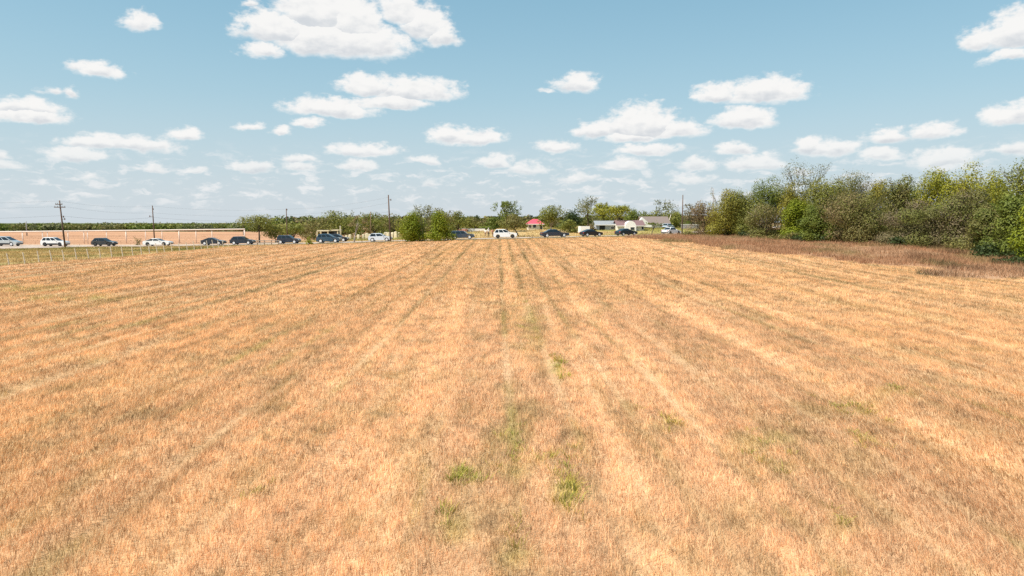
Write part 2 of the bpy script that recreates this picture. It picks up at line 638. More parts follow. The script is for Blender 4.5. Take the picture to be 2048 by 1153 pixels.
def land_colour(X, Y, zone):
    """what the plants are coloured at a point: straw, green, brown"""
    n = len(X)
    Z = terr(X, Y)
    px, py = proj(X, Y, Z)
    straw = np.array((.655, .39, .198))
    pale = np.array((.72, .445, .262))
    gold = np.array((.60, .36, .165))
    olive = np.array((.29, .235, .085))
    green = np.array((.29, .31, .055))
    brown = np.array((.26, .16, .085))
    Xr = X + .018 * Y
    big = fbm(X * .06, Y * .035, 11, 3)
    med = fbm(Xr * .45, Y * .06, 12, 4)
    fine = fbm(Xr * 1.5, Y * .55, 13, 3)
    band = fbm(Xr * 1.3, Y * .016, 15, 3)
    c = np.repeat(straw[None], n, 0)

    def mixin(c, k, w):
        w = np.clip(w, 0, 1)[:, None]
        return c * (1 - w) + k * w
    c = mixin(c, pale, ss(.42, .62, big) * .25 + .45 * ss(40, 30, Y) * ss(13, 3, np.abs(X - 2 - .06 * Y)))
    c = mixin(c, gold, ss(.5, .68, med) * .3 + .25 * ss(35, 44, Y) * ss(16, 4, np.abs(X)))
    c = mixin(c, gold, .35 * ss(4, 14, np.abs(X)) * ss(20, 10, Y))
    c = mixin(c, olive, ss(.62, .8, fine) * .25)
    c = c * (1 + .17 * (ss(.36, .64, band) - .5) * (.6 + .4 * ss(70, 30, Y)))[:, None]
    dash = ss(.60, .74, fbm(Xr * 4.2, Y * .55, 16, 3))
    c = mixin(c, np.array((.30, .20, .08)), .4 * dash)
    rw = rows(X, Y)
    c = mixin(c, np.array((.24, .165, .065)), rw * (.5 + .42 * ss(18, 45, Y)))
    gs = np.zeros(n)
    for (gx, gy, ga, gb, st) in GREEN_SPOTS:
        dd = ((px - gx) / ga) ** 2 + ((py - gy) / gb) ** 2
        gs = np.maximum(gs, st * np.exp(-dd * .9))
    c = mixin(c, green, np.clip(gs * (.05 + .8 * ss(.38, .62, fbm(X * 2.6, Y * 1.8, 62, 3))), 0, .5))
    c = mixin(c, green, .5 * rw * ss(.5, .7, fbm(X * .4, Y * .3, 61, 3)) * ss(45, 15, Y))
    c = mixin(c, brown, .12 * ss(.64, .78, fbm(X * .5, Y * .35, 14, 3)))
    # weeds
    w = zone == 1
    wc = np.array((.40, .215, .115))
    k = fbm(X * .12, Y * .1, 41, 3)
    cw = wc * (1 - ss(.45, .7, k))[:, None] + np.array((.45, .265, .15)) * ss(.45, .7, k)[:, None]
    kg = ss(.52, .68, fbm(X * .18, Y * .12, 43, 3))[:, None]
    cw = cw * (1 - .55 * kg) + np.array((.22, .19, .07)) * .55 * kg
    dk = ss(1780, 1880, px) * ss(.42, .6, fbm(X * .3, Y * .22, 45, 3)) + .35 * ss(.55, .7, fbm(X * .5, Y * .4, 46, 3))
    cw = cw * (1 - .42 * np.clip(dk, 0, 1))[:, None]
    c[w] = cw[w]
    # verge
    g = zone == 2
    k = fbm(X * .06, Y * .14, 51, 3)
    cg = np.array((.32, .245, .08)) * (1 - ss(.36, .56, k))[:, None] + np.array((.50, .34, .14)) * ss(.36, .56, k)[:, None]
    kg = ss(.5, .62, fbm(X * .05, Y * .22, 52, 3))[:, None]
    cg = cg * (1 - .5 * kg) + np.array((.22, .205, .055)) * .5 * kg
    c[g] = cg[g]
    # far side
    r = zone == 3
    k = fbm(X * .04, Y * .06, 71, 3)
    t = ss(.38, .62, k)[:, None]
    cr = np.array((.30, .26, .07)) * (1 - t) + np.array((.52, .36, .16)) * t
    pk = ss(-44, -54, X - .12 * (Y - 135))[:, None]
    fur = fbm(X * .02, Y * .35, 72, 4)
    bare = np.array((.46, .245, .135))[None] * (.78 + .44 * ss(.3, .7, fur))[:, None]
    nb = ss(141, 136, Y)[:, None]
    bare = bare * (1 - nb) + np.array((.50, .345, .235)) * nb
    cr = cr * (1 - pk) + bare * pk
    fg = ss(330, 370, Y)[:, None]
    cr = cr * (1 - fg) + np.array((.10, .11, .04)) * fg
    c[r] = cr[r]
    return c, rw


# ------------------------------------------------------------------ ground sheet
def axis(parts):
    out = []
    for a, b, n in parts:
        out += list(np.linspace(a, b, n, endpoint=False))
    return np.array(out + [parts[-1][1]])


gx = axis([(-9000, -1200, 10), (-1200, -300, 26), (-300, -100, 60), (-100, 80, 430), (80, 300, 60), (300, 1200, 26), (1200, 9000, 10)])
gy = axis([(-400, -20, 20), (-20, 5, 25), (5, 60, 260), (60, 150, 260), (150, 300, 75), (300, 1000, 40), (1000, 9000, 24)])
GX, GY = np.meshgrid(gx, gy)
X, Y = GX.ravel(), GY.ravel()
zn = zones(X, Y)
gc, rw = land_colour(X, Y, zn)
Zg = terr(X, Y) + relief(X, Y) * (zn == 0) - .02 * (zn == 0) + .03 * (fbm(X * 1.3, Y * 1.3, 77, 3) - .5) * (Y < 140)
gc = gc * np.where(zn == 0, .86, .9)[:, None]
ny, nx = GX.shape
idx = np.arange(nx * ny).reshape(ny, nx)
T = np.c_[idx[:-1, :-1].ravel(), idx[:-1, 1:].ravel(), idx[1:, 1:].ravel(), idx[1:, :-1].ravel()]
kind(np_mesh('ground', np.c_[X, Y, Zg], T, gc, M['soil']), 'structure')

# road, laid a little above the ground
xs = np.linspace(-140, 110, 251)
nn = 9
RV, RT = [], []
for i, x in enumerate(xs):
    ya, yb = float(road_near(x)), float(road_mid(x)) + 4.0
    for j in range(nn):
        y = ya + (yb - ya) * j / (nn - 1)
        RV.append((x, y, tz(x, y) + .07))
for i in range(len(xs) - 1):
    for j in range(nn - 1):
        a = i * nn + j
        RT.append((a, a + nn, a + nn + 1, a + 1))
kind(np_mesh('road', np.array(RV), np.array(RT), None, M['asphalt']), 'structure')
lm = MB()
for side in (-3.35, 3.45):
    vs, fs = [], []
    for x in xs:
        for o in (0, .14):
            y = float(road_mid(x)) + side + o
            vs.append((x, y, tz(x, y) + .078))
    for i in range(len(xs) - 1):
        fs.append((2 * i, 2 * i + 2, 2 * i + 3, 2 * i + 1))
    lm.add(vs, fs)
kind(lm.build('road_markings', M['line']), 'structure')


# ------------------------------------------------------------------ grass
def blades(X, Y, h, w, leanx, leany, col, segs=1):
    n = len(X)
    Z = terr(X, Y) + relief(X, Y) - .025
    th = rng.uniform(0, math.pi, n)
    dx, dy = np.cos(th) * w / 2, np.sin(th) * w / 2
    tipx, tipy, tipz = X + leanx * h, Y + leany * h, Z + h
    vary = rng.uniform(.70, 1.28, n)[:, None]
    C = col * vary
    if segs == 1:
        V = np.stack([np.c_[X - dx, Y - dy, Z], np.c_[X + dx, Y + dy, Z], np.c_[tipx, tipy, tipz]], 1).reshape(-1, 3)
        T = np.arange(3 * n).reshape(n, 3)
        return V, T, np.repeat(C, 3, 0)
    mx, my, mz = X + leanx * h * .35, Y + leany * h * .35, Z + h * .6
    V = np.stack([np.c_[X - dx, Y - dy, Z], np.c_[X + dx, Y + dy, Z], np.c_[mx + dx * .8, my + dy * .8, mz], np.c_[mx - dx * .8, my - dy * .8, mz], np.c_[tipx, tipy, tipz - h * .1]], 1).reshape(-1, 3)
    b = np.arange(n)[:, None] * 5
    T = np.concatenate([b + np.array([[0, 1, 2]]), b + np.array([[0, 2, 3]]), b + np.array([[3, 2, 4]])], 0)
    return V, T, np.repeat(C, 5, 0)


def scatter(y0, y1, dens, xmin, xmax, slope=.80, margin=3.0):
    area = (xmax - xmin) * (y1 - y0)
    n = int(area * dens)
    x, y = rng.uniform(xmin, xmax, n), rng.uniform(y0, y1, n)
    k = np.abs(x) < slope * y + margin
    return x[k], y[k]


def field_blades():
    parts = []
    for (y0, y1, dens, wid, h0, h1, segs) in [(5.5, 10, 1750, .0055, .07, .17, 2), (10, 16, 1080, .008, .07, .17, 2), (16, 30, 600, .013, .07, .17, 1), (30, 55, 190, .026, .08, .17, 1), (55, 90, 60, .05, .08, .18, 1), (90, 124, 30, .07, .08, .18, 1)]:
        xm = min(.80 * y1 + 3, 75)
        xm = min(.80 * y1 * 1.12 + 3, 75)
        last = y1 > 120
        x, y = scatter(y0 * .88, y1 if last else y1 * 1.12, dens, -xm, xm)
        pr = np.clip((y - y0 * .88) / (y0 * .24), 0, 1) * (1 if last else np.clip((y1 * 1.12 - y) / (y1 * .24), 0, 1))
        k = rng.uniform(0, 1, len(x)) < (pr if y0 > 6 else np.maximum(pr, y < y0 * 1.12))
        x, y = x[k], y[k]
        z = zones(x, y)
        k = z == 0
        x, y = x[k], y[k]
        c, rw = land_colour(x, y, np.zeros(len(x), int))
        clump = fbm(x * 1.6, y * 1.2, 21, 3)
        keep = rng.uniform(0, 1, len(x)) > np.clip(.4 * rw * ss(40, 18, y) + .2 * ss(.6, .85, clump), 0, .9)
        x, y, c, clump = x[keep], y[keep], c[keep], clump[keep]
        n = len(x)
        fr = 9.0 / max(1.0, y1 / 11.0)
        tuft = .6 * vnoise(x * fr, y * fr * .8, 91) + .4 * vnoise(x * fr * 2.3, y * fr * 2, 92)
        c = c * (.63 + .68 * ss(.18, .72, tuft))[:, None]
        h = rng.uniform(h0, h1, n) * (.60 + .62 * tuft) * (.9 + .25 * (1 - clump))
        a = fbm(x * .5, y * .5, 22, 3) - .5
        b = fbm(x * .5 + 50, y * .5, 23, 3) - .5
        lx = -.55 * np.clip(x / 7, -1, 1) * ss(40, 10, y) * np.where(x > 0, 1, .35) + .35 * a + rng.normal(0, .32, n)
        ly = .15 + .35 * b + rng.normal(0, .32, n)
        parts.append(blades(x, y, h, wid * rng.uniform(.7, 1.3, n), lx, ly, c, segs))
    # a few long bent stalks that lie over the rest
    for (gx_, gy_, ga, gb, st) in GREEN_SPOTS:
        if gy_ < 620:
            continue
        x0_, y0_, _ = ground_hit(gx_, gy_)
        sx = ga / F * y0_ * .75
        sy = abs(ground_hit(gx_, gy_ - gb)[1] - ground_hit(gx_, min(gy_ + gb, 1150))[1]) * .36 + .1
        ncl = int(3 + 20 * st ** 3.5)
        for k_ in range(ncl):
            cx_, cy_ = x0_ + rng.normal() * sx * .8, y0_ + rng.normal() * sy * .8
            m_ = rng.integers(10, 36)
            px_, py_ = cx_ + rng.normal(0, .05, m_), cy_ + rng.normal(0, .05, m_)
            lx_, ly_ = (px_ - cx_) * 9 + rng.normal(0, .25, m_), (py_ - cy_) * 9 + rng.normal(0, .25, m_)
            gcol = np.array((.27, .30, .045)) * rng.uniform(.75, 1.25) + np.array((.28, .12, .05)) * rng.uniform(0, 1)
            parts.append(blades(px_, py_, rng.uniform(.06, .15, m_), rng.uniform(.008, .014, m_) * max(1, y0_ / 13), lx_, ly_, np.repeat(gcol[None], m_, 0), 2))
    n = 15000
    y = 6 + 40 * rng.uniform(0, 1, n) ** 1.6
    x = rng.uniform(-1, 1, n) * (.8 * y + 2)
    c, rw = land_colour(x, y, np.zeros(n, int))
    c = c * .5 + np.array((.62, .47, .27)) * .5
    th = rng.uniform(0, 2 * math.pi, n)
    m = rng.uniform(.4, 2.2, n)
    parts.append(blades(x, y, rng.uniform(.12, .30, n), .003 + .00035 * y, np.cos(th) * m, np.sin(th) * m, c, 2))
    V, T, C, o = [], [], [], 0
    for (v, t, c) in parts:
        V.append(v)
        T.append(t + o)
        C.append(c)
        o += len(v)
    return np.concatenate(V), np.concatenate(T), np.concatenate(C)


V, T, C = field_blades()
kind(np_mesh('dry_grass', V, T, C, M['blade']), 'stuff', 'mown straw-coloured grass with green tufts covering the field')


def zone_blades(name, zid, label, dens, wid, h0, h1, y0, y1, x0, x1):
    x, y = scatter(y0, y1, dens, x0, x1)
    k = zones(x, y) == zid
    if zid == 2:
        k &= y < road_near(x) - .1
    if zid == 3:
        k &= (y > road_mid(x) + 4.3) & ((x - .12 * (y - 135) > -47) | (rng.uniform(0, 1, len(x)) < .03))
    x, y = x[k], y[k]
    c, _ = land_colour(x, y, np.full(len(x), zid))
    n = len(x)
    cl = fbm(x * .5, y * .5, 81, 3)
    keep = rng.uniform(0, 1, n) < .35 + 1.1 * cl
    x, y, c, cl = x[keep], y[keep], c[keep], cl[keep]
    n = len(x)
    h = rng.uniform(h0, h1, n) * (.25 + 1.5 * cl ** 1.4)
    w = wid * rng.uniform(.6, 1.4, n)
    V, T, C = blades(x, y, h, w, rng.normal(0, .35, n), rng.normal(0, .35, n), c, 1)
    return kind(np_mesh(name, V, T, C, M['blade']), 'stuff', label)


zone_blades('weeds', 1, 'tall reddish brown dead weeds between the field and the trees', 48, .05, .22, .6, 38, 150, -10, 95)
zone_blades('verge_grass', 2, 'olive green and tan grass strip along the roadside fence', 30, .06, .1, .32, 58, 128, -110, 60)
zone_blades('meadow_grass', 3, 'yellow green grass beyond the road', 8, .12, .1, .35, 130, 230, -150, 130)


# ------------------------------------------------------------------ trees
def leaf_cards(P, Nrm, size, aspect, col):
    n = len(P)
    a = rng.normal(size=(n, 3))
    a -= (a * Nrm).sum(1)[:, None] * Nrm
    a /= np.linalg.norm(a, axis=1)[:, None] + 1e-9
    b = np.cross(Nrm, a)
    s = size * rng.uniform(.6, 1.35, n)
    a = a * s[:, None]
    b = b * (s * aspect)[:, None]
    V = np.stack([P - a, P + b * .9 - a * .1, P + a, P - b * .9 + a * .1], 1).reshape(-1, 3)
    return V, np.arange(4 * n).reshape(n, 4), np.repeat(col, 4, 0)


PAL = {
    'green': ((.115, .148, .022), (.17, .19, .030)),
    'bright': ((.15, .195, .012), (.255, .27, .014)),
    'lime': ((.24, .245, .022), (.30, .27, .030)),
    'yellow': ((.27, .225, .028), (.20, .19, .032)),
    'olive': ((.165, .18, .033), (.225, .215, .042)),
    'brownolive': ((.20, .16, .055), (.165, .16, .038)),
    'brown': ((.225, .16, .075), (.185, .145, .056)),
    'twig': ((.215, .165, .095), (.17, .145, .068)),
    'mauve': ((.19, .138, .083), (.145, .12, .06)),
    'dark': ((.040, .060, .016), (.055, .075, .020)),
    'pale': ((.17, .175, .072), (.21, .20, .085)),
    'pinkish': ((.29, .185, .10), (.19, .15, .06)),
}


def tree(name, label, px, Y, ytop, wpx, pal, base=.25, n=2200, leaf=.2, group=None, lobes=11, wisp=0, bark='bark', trunk_px=None, lean=0.0, depth=None, cat='tree', open_=0.0, twigs=0, pos=None, slim=1.0, cone=0.0, second=None, fuzz=.11):
    if pos is None:
        x0, y0, z0 = at(px, Y)
    else:
        x0, y0, z0 = pos
        Y = y0
    H = max(.6, z_of_row(ytop, Y) - z0)
    W = wpx * Y / F
    root = thing(name, label, cat, (x0, y0, z0 - .03), 0, group)
    tx = 0.0 if trunk_px is None else (trunk_px - px) / F * Y
    D = depth or W * .9
    zb = base * H
    cz, rz = (zb + H) / 2, (H - zb) / 2
    lob = []
    for i in range(lobes):
        v = rng.normal(size=3)
        v /= np.linalg.norm(v)
        r = rng.uniform(.35, .74) if i else .1
        rr = rng.uniform(.32, .52) * (1 - .25 * max(0, v[2]))
        c = v * r * np.array((W / 2, D / 2, rz))
        if cone:
            t = (c[2] / rz + 1) / 2
            c[:2] *= (1 - cone * max(0, t - .15))
        lob.append((c + np.array((0, 0, cz)), np.array((W / 2, D / 2, rz)) * rr * np.array((1.05, 1.05, .9 + .2 * rng.uniform()))))
    if base < .12:   # growth that reaches the ground
        for i in range(max(3, lobes // 3)):
            lob.append((np.array((rng.uniform(-.4, .4) * W, rng.uniform(-.4, .4) * D, .16 * H)), np.array((W * .2, D * .2, H * .17))))
    A, B = (np.array(c) for c in PAL[pal])
    if second:
        B = np.array(PAL[second][0])
    nl = len(lob)
    li = rng.integers(0, nl, n)
    C0 = np.array([l[0] for l in lob])[li]
    R0 = np.array([l[1] for l in lob])[li]
    v = rng.normal(size=(n, 3))
    v /= np.linalg.norm(v, axis=1)[:, None]
    q = rng.uniform(0, 1, n)
    rad = np.where(rng.uniform(size=n) < .7, .72 + .34 * q, q ** .5)
    P = C0 + v * R0 * rad[:, None] * (1 + fuzz * rng.normal(size=(n, 1)))
    zt = np.quantile(P[:, 2], .99)
    P[:, 2] *= 1 + (H / zt - 1) * np.clip(P[:, 2] / zt, 0, 1)
    P[:, 0] *= (W / 2) / np.quantile(np.abs(P[:, 0]), .97)
    P[:, 1] *= (D / 2) / np.quantile(np.abs(P[:, 1]), .97)
    lt = rng.uniform(0, 1, nl)[li]
    mixc = np.clip(lt * .85 + .25 * rng.uniform(size=n) - .05, 0, 1)[:, None]
    col = (A * (1 - mixc) + B * mixc) * rng.uniform(.80, 1.2, n)[:, None]
    nr = v * 1.5 + .5 * rng.normal(size=(n, 3)) + np.array((0, 0, .3))
    nr /= np.linalg.norm(nr, axis=1)[:, None]
    if open_:
        hole = fbm(P[:, 0] * 1.1 + px, P[:, 2] * 1.1, 5 + int(px) % 50, 2)
        k = hole > open_
        P, nr, col = P[k], nr[k], col[k]
    k = P[:, 2] > .05
    P, nr, col = P[k], nr[k], col[k]
    V, T, Cc = leaf_cards(P, nr, leaf, .55, col)
    Vs, Ts, Cs, o = [V], [T], [Cc], len(V)
    # trunk and limbs
    tb = MB()
    tr = max(.06, .022 * H + .03 * (W / 6)) * slim
    top = np.array((0, 0, zb + (H - zb) * .45))
    tb.tube([(tx, 0, -.15), (tx * .8 + lean * H * .1, 0, zb * .5), (tx * .4 + lean * H * .2, 0, zb + .05 * H), tuple(top)], [tr * 1.35, tr, tr * .85, tr * .45], 7)
    for i in range(min(nl, 9)):
        c = lob[i][0]
        sz = min(zb * .7 + .05 * H + rng.uniform(0, .15) * H, top[2])
        st = np.array((np.interp(sz, [-.15, zb * .5, zb + .05 * H, top[2]], [tx, tx * .8, tx * .4, 0]), 0, sz))
        md = st * .45 + c * .55 + np.array((0, 0, .06 * H))
        tb.tube([tuple(st), tuple(md), tuple(c)], [tr * .5, tr * .3, tr * .1], 5)
    # long shoots above and around the crown
    for i in range(wisp + twigs):
        up = i < wisp
        a = rng.uniform(0, 2 * math.pi)
        e = rng.uniform(.7, 1.35) if up else rng.uniform(-.1, 1.2)
        st = np.array((math.cos(a) * W * .22, math.sin(a) * D * .22, cz + rz * (.45 if up else rng.uniform(-.5, .5))))
        ln = (rng.uniform(.18, .34) * H) if up else rng.uniform(.25, .42) * W
        dr = np.array((math.cos(a) * math.cos(e), math.sin(a) * math.cos(e), math.sin(e)))
        en = st + dr * ln + np.array((0, 0, .03 * H))
        if up:
            en[2] = min(en[2], H * 1.02)
        tb.tube([tuple(st), tuple((st + en) / 2 + rng.normal(0, .05 * W, 3) * .4), tuple(en)], [.035, .022, .009], 4)
        m = 26 if up else 16
        t = rng.uniform(.35, 1.03, m)[:, None]
        Pp = st + (en - st) * t + rng.normal(0, .045 * W * .5, (m, 3))
        nn_ = rng.normal(size=(m, 3))
        nn_ /= np.linalg.norm(nn_, axis=1)[:, None]
        mm = rng.uniform(0, 1, (m, 1))
        v2, t2, c2 = leaf_cards(Pp, nn_, leaf * .8, .5, (A * (1 - mm) + B * mm) * rng.uniform(.6, 1.2, (m, 1)))
        Vs.append(v2)
        Ts.append(t2 + o)
        Cs.append(c2)
        o += len(v2)
    np_mesh('crown', np.concatenate(Vs), np.concatenate(Ts), np.concatenate(Cs), M['leaf'], root)
    tb.build('trunk', M[bark], root, True)
    return root


G1 = 'trees beyond the road'
tree('round_tree', 'round olive tree on a slim dark trunk right of the pale pipe fence', 519, 137, 431, 62, 'olive', .38, 2600, .16, G1, 14)
tree('small_tree', 'small olive tree tucked against the right side of the round olive tree', 551, 140, 452, 40, 'olive', .2, 1100, .16, G1, 9)
tree('small_tree', 'low dark olive tree just right of the thin grey pole in the middle left', 588, 146, 449, 42, 'olive', .12, 1200, .16, G1, 9)
tree('mesquite_tree', 'broad brownish tree above the small bright green bush', 628, 165, 437, 74, 'brownolive', .08, 2200, .2, G1, 13)
tree('mesquite_tree', 'tall green and brown tree behind the dark blue car', 682, 168, 424, 84, 'olive', .10, 2800, .2, G1, 15, wisp=5)
tree('forked_tree', 'brown leaved tree with a pale forked trunk left of the silver-white car', 716, 127, 432, 50, 'brown', .40, 1300, .15, G1, 10, bark='pale_bark', trunk_px=708, open_=.4)
tree('mesquite_tree', 'olive tree behind the roof of the silver-white car', 748, 172, 427, 66, 'olive', .10, 2300, .2, G1, 12, wisp=3)
tree('mesquite_tree', 'dark olive tree behind the tall brown utility pole', 790, 178, 430, 66, 'brownolive', .10, 2300, .2, G1, 12)
tree('loose_tree', 'loose leaved tree rising behind the left rounded green bush', 846, 150, 412, 44, 'pale', .12, 1300, .18, G1, 10, wisp=9, open_=.3)
tree('loose_tree', 'brownish olive tree rising behind the cone shaped bush', 884, 155, 418, 52, 'brownolive', .12, 2000, .18, G1, 12, wisp=3)
tree('mesquite_tree', 'olive tree behind the dark estate car', 916, 168, 424, 58, 'olive', .08, 2200, .2, G1, 12)
tree('mesquite_tree', 'faded brown tree behind the low whitewashed wall', 951, 200, 434, 50, 'brownolive', .05, 1700, .24, G1, 10)
tree('mesquite_tree', 'dull green tree behind the three standing people', 982, 190, 436, 44, 'green', .05, 1500, .24, G1, 10)
tree('tall_tree', 'tall tree with a ragged open top behind the white car in the middle', 1014, 160, 404, 52, 'green', .34, 2600, .18, G1, 14, wisp=5, open_=.3)
tree('spreading_tree', 'rusty olive spreading tree whose trunk stands right of the white car', 1023, 140, 430, 58, 'brownolive', .30, 2200, .17, G1, 13, trunk_px=1038)
tree('garden_tree', 'olive tree with a ragged top right of the red roof', 1102, 158, 413, 50, 'olive', .14, 2300, .19, G1, 13, wisp=5, bark='pale_bark')
tree('evergreen_tree', 'dense dark evergreen tree behind the lighter round shrub', 1143, 176, 420, 50, 'dark', .05, 2600, .2, G1, 12)
tree('round_shrub', 'round light green shrub in front of the dark evergreen tree', 1140, 152, 440, 42, 'olive', .04, 1500, .17, G1, 9, cat='shrub')
tree('feathery_tree', 'tallest pale feathery tree behind the grey shed', 1176, 190, 397, 58, 'pale', .10, 2100, .2, G1, 13, wisp=12, open_=.36)
tree('shade_tree', 'bright yellow green tree directly above the grey shed', 1208, 168, 408, 50, 'lime', .30, 2300, .2, G1, 13, wisp=3)
tree('shade_tree', 'yellow green tree on a dark trunk between shed and mauve roofed house', 1242, 160, 412, 46, 'lime', .36, 2000, .18, G1, 12, trunk_px=1232, wisp=3)
tree('background_tree', 'dark green tree behind the white gable', 1272, 195, 420, 52, 'green', .05, 1900, .24, G1, 10)
tree('background_tree', 'dark green tree behind the brown roof ridge', 1302, 198, 424, 50, 'olive', .05, 1900, .24, G1, 10, wisp=3)
tree('feathery_tree', 'tall grey green open tree behind the brown roofed house', 1330, 196, 402, 50, 'pale', .15, 1800, .22, G1, 12, wisp=6, open_=.40)
tree('background_tree', 'dense green tree left of the tall bare pole beside the white saloon', 1352, 185, 424, 46, 'olive', .05, 1900, .22, G1, 10)
tree('background_tree', 'thin grey tree right of the tall bare pole beside the white saloon', 1386, 178, 410, 40, 'twig', .08, 1300, .2, G1, 10, wisp=6, open_=.36)
tree('young_tree', 'young leafy tree on a thin brown trunk in front of the houses', 1310, 138, 441, 36, 'green', .44, 700, .14, G1, 9, trunk_px=1303, open_=.36)
tree('rounded_bush', 'large rounded bright green bush at the far edge of the field', 825, 120, 427, 51, 'bright', .0, 9500, .12, 'green bushes on the field edge', 26, cat='bush', fuzz=.05)
tree('pointed_bush', 'large cone shaped yellow green bush at the far edge of the field', 879, 120, 425, 50, 'bright', .0, 9000, .12, 'green bushes on the field edge', 26, cat='bush', cone=.8, fuzz=.05)
tree('small_bush', 'small bright green bush at the road edge left of the dark blue car', 618, 119, 474, 14, 'bright', .0, 500, .09, None, 6, cat='bush')
tree('dry_bush', 'small dry brown bush between white trailer and grey shed', 1184, 160, 449, 18, 'brown', .0, 500, .14, None, 6, cat='bush')
tree('thin_shrub', 'thin leafless looking shrub left of the white coupe', 275, 131, 474, 16, 'brownolive', .1, 220, .1, None, 6, cat='bush')

G2 = 'trees of the hedgerow on the right'
HEDGE = [  # name, label, px, base row, top row, width, palette, extra depth, kwargs
    ('scrub_tree', 'pinkish brown thin scrub tree at the left end of the hedgerow', 1408, 473, 404, 54, 'pinkish', 2, dict(twigs=40, n=1500, open_=.3)),
    ('hedge_tree', 'yellow green pointed tree second from the left end of the hedgerow', 1450, 474, 384, 74, 'yellow', 0, dict(n=3800, wisp=2)),
    ('hedge_tree', 'green and olive tree right of the yellow green pointed tree', 1492, 475, 386, 60, 'olive', 3, dict(n=3200, wisp=1)),
    ('hedge_tree', 'round dark green tree left of the tall wispy tree', 1540, 476, 361, 64, 'green', 10, dict(n=3400, base=.2)),
    ('scrub_tree', 'pale brown scrub tree in front of the round dark green tree', 1532, 476, 412, 70, 'brown', -3, dict(n=2600, twigs=16, bark='pale_bark', second='olive')),
    ('wispy_tree', 'tall wispy tree with bare shoots topping the hedgerow', 1605, 477, 334, 96, 'pale', 9, dict(n=2600, wisp=26, base=.1, open_=.3)),
    ('hedge_tree', 'golden yellow tree right of the round dark green tree', 1584, 478, 372, 54, 'yellow', 4, dict(n=2600)),
    ('hedge_tree', 'bright green bushy tree low at the front left of the hedgerow', 1592, 479, 404, 50, 'bright', -3, dict(n=2800)),
    ('hedge_tree', 'olive tree right of the bright green bushy tree', 1648, 481, 364, 84, 'olive', 2, dict(n=4200, wisp=1)),
    ('hedge_tree', 'green leafy low tree at the foot of the olive tree', 1626, 482, 415, 52, 'green', -3, dict(n=2600)),
    ('bare_tree', 'grey brown bare topped tree beside the olive tree', 1702, 482, 350, 84, 'twig', 7, dict(n=3800, wisp=7, twigs=20, second='olive')),
    ('bare_tree', 'wide brown twiggy tree in front of the grey brown bare topped tree', 1712, 485, 388, 120, 'brown', -2, dict(n=6500, twigs=30, second='olive')),
    ('hedge_tree', 'yellowish tree between two brown twiggy trees', 1756, 483, 366, 62, 'yellow', 5, dict(n=2900, wisp=1)),
    ('bare_tree', 'brown tree with thin top left of the pair of lime green trees', 1792, 486, 362, 70, 'brownolive', 4, dict(n=3600, wisp=4, twigs=14, second='olive')),
    ('hedge_tree', 'left one of the pair of tall lime green trees', 1862, 488, 346, 86, 'lime', 5, dict(n=4600)),
    ('hedge_tree', 'right one of the pair of tall lime green trees', 1918, 491, 344, 86, 'lime', 5, dict(n=4600)),
    ('bare_tree', 'purplish brown twiggy tree in front of the left lime green tree', 1842, 491, 408, 120, 'mauve', -2, dict(n=7000, twigs=30, second='olive')),
    ('bare_tree', 'grey mauve bare tree below the right lime green tree', 1920, 495, 382, 92, 'mauve', -1, dict(n=5600, twigs=30, bark='pale_bark', second='olive')),
    ('hedge_tree', 'fresh green tree right of the pair of lime green trees', 1972, 498, 358, 74, 'lime', 6, dict(n=3800)),
    ('bare_tree', 'dark olive tree with a bare leaning limb near the right edge', 1976, 502, 412, 80, 'brownolive', -1, dict(n=4600, twigs=14, second='green')),
    ('wispy_tree', 'tall tree with frond like shoots at the right edge', 2050, 508, 334, 100, 'olive', 5, dict(n=4400, wisp=12)),
    ('hedge_tree', 'large green tree reaching the ground at the right edge', 2034, 512, 392, 96, 'green', -2, dict(n=5000)),
    ('hedge_tree', 'olive tree filling the gap behind the yellow green pointed tree', 1474, 474, 392, 70, 'olive', 10, dict(n=2800, second='yellow')),
    ('hedge_tree', 'olive green tree behind the wide brown twiggy tree', 1690, 481, 366, 90, 'olive', 13, dict(n=3600, second='yellow')),
    ('hedge_tree', 'dull green tree filling the skyline left of the lime green trees', 1808, 485, 362, 90, 'olive', 12, dict(n=3600, second='green')),
    ('hedge_tree', 'mid green tree behind the gap between the lime green trees and the frond topped tree', 1990, 497, 352, 80, 'green', 12, dict(n=3400, second='lime')),
    ('hedge_tree', 'nearest green bush tree cut by the right edge', 2088, 522, 404, 100, 'bright', -2, dict(n=4800)),
]
HEDGE_BASE = []
for (nm, lb, px, yb, yt, w, pal, dd, kw) in HEDGE:
    x, y, z = ground_hit(px, yb)
    x, y, z = at(px, y + dd)
    HEDGE_BASE.append((x, y, z))
    kw = dict(kw)
    kw.setdefault('base', .03)
    n = kw.pop('n')
    tree(nm, lb, px, y, yt, w * 1.06, pal, kw.pop('base'), int(n * 3.7), .105 if pal in ('mauve', 'twig', 'brown') else .125, G2, kw.pop('lobes', 24), pos=(x, y, z), **kw)


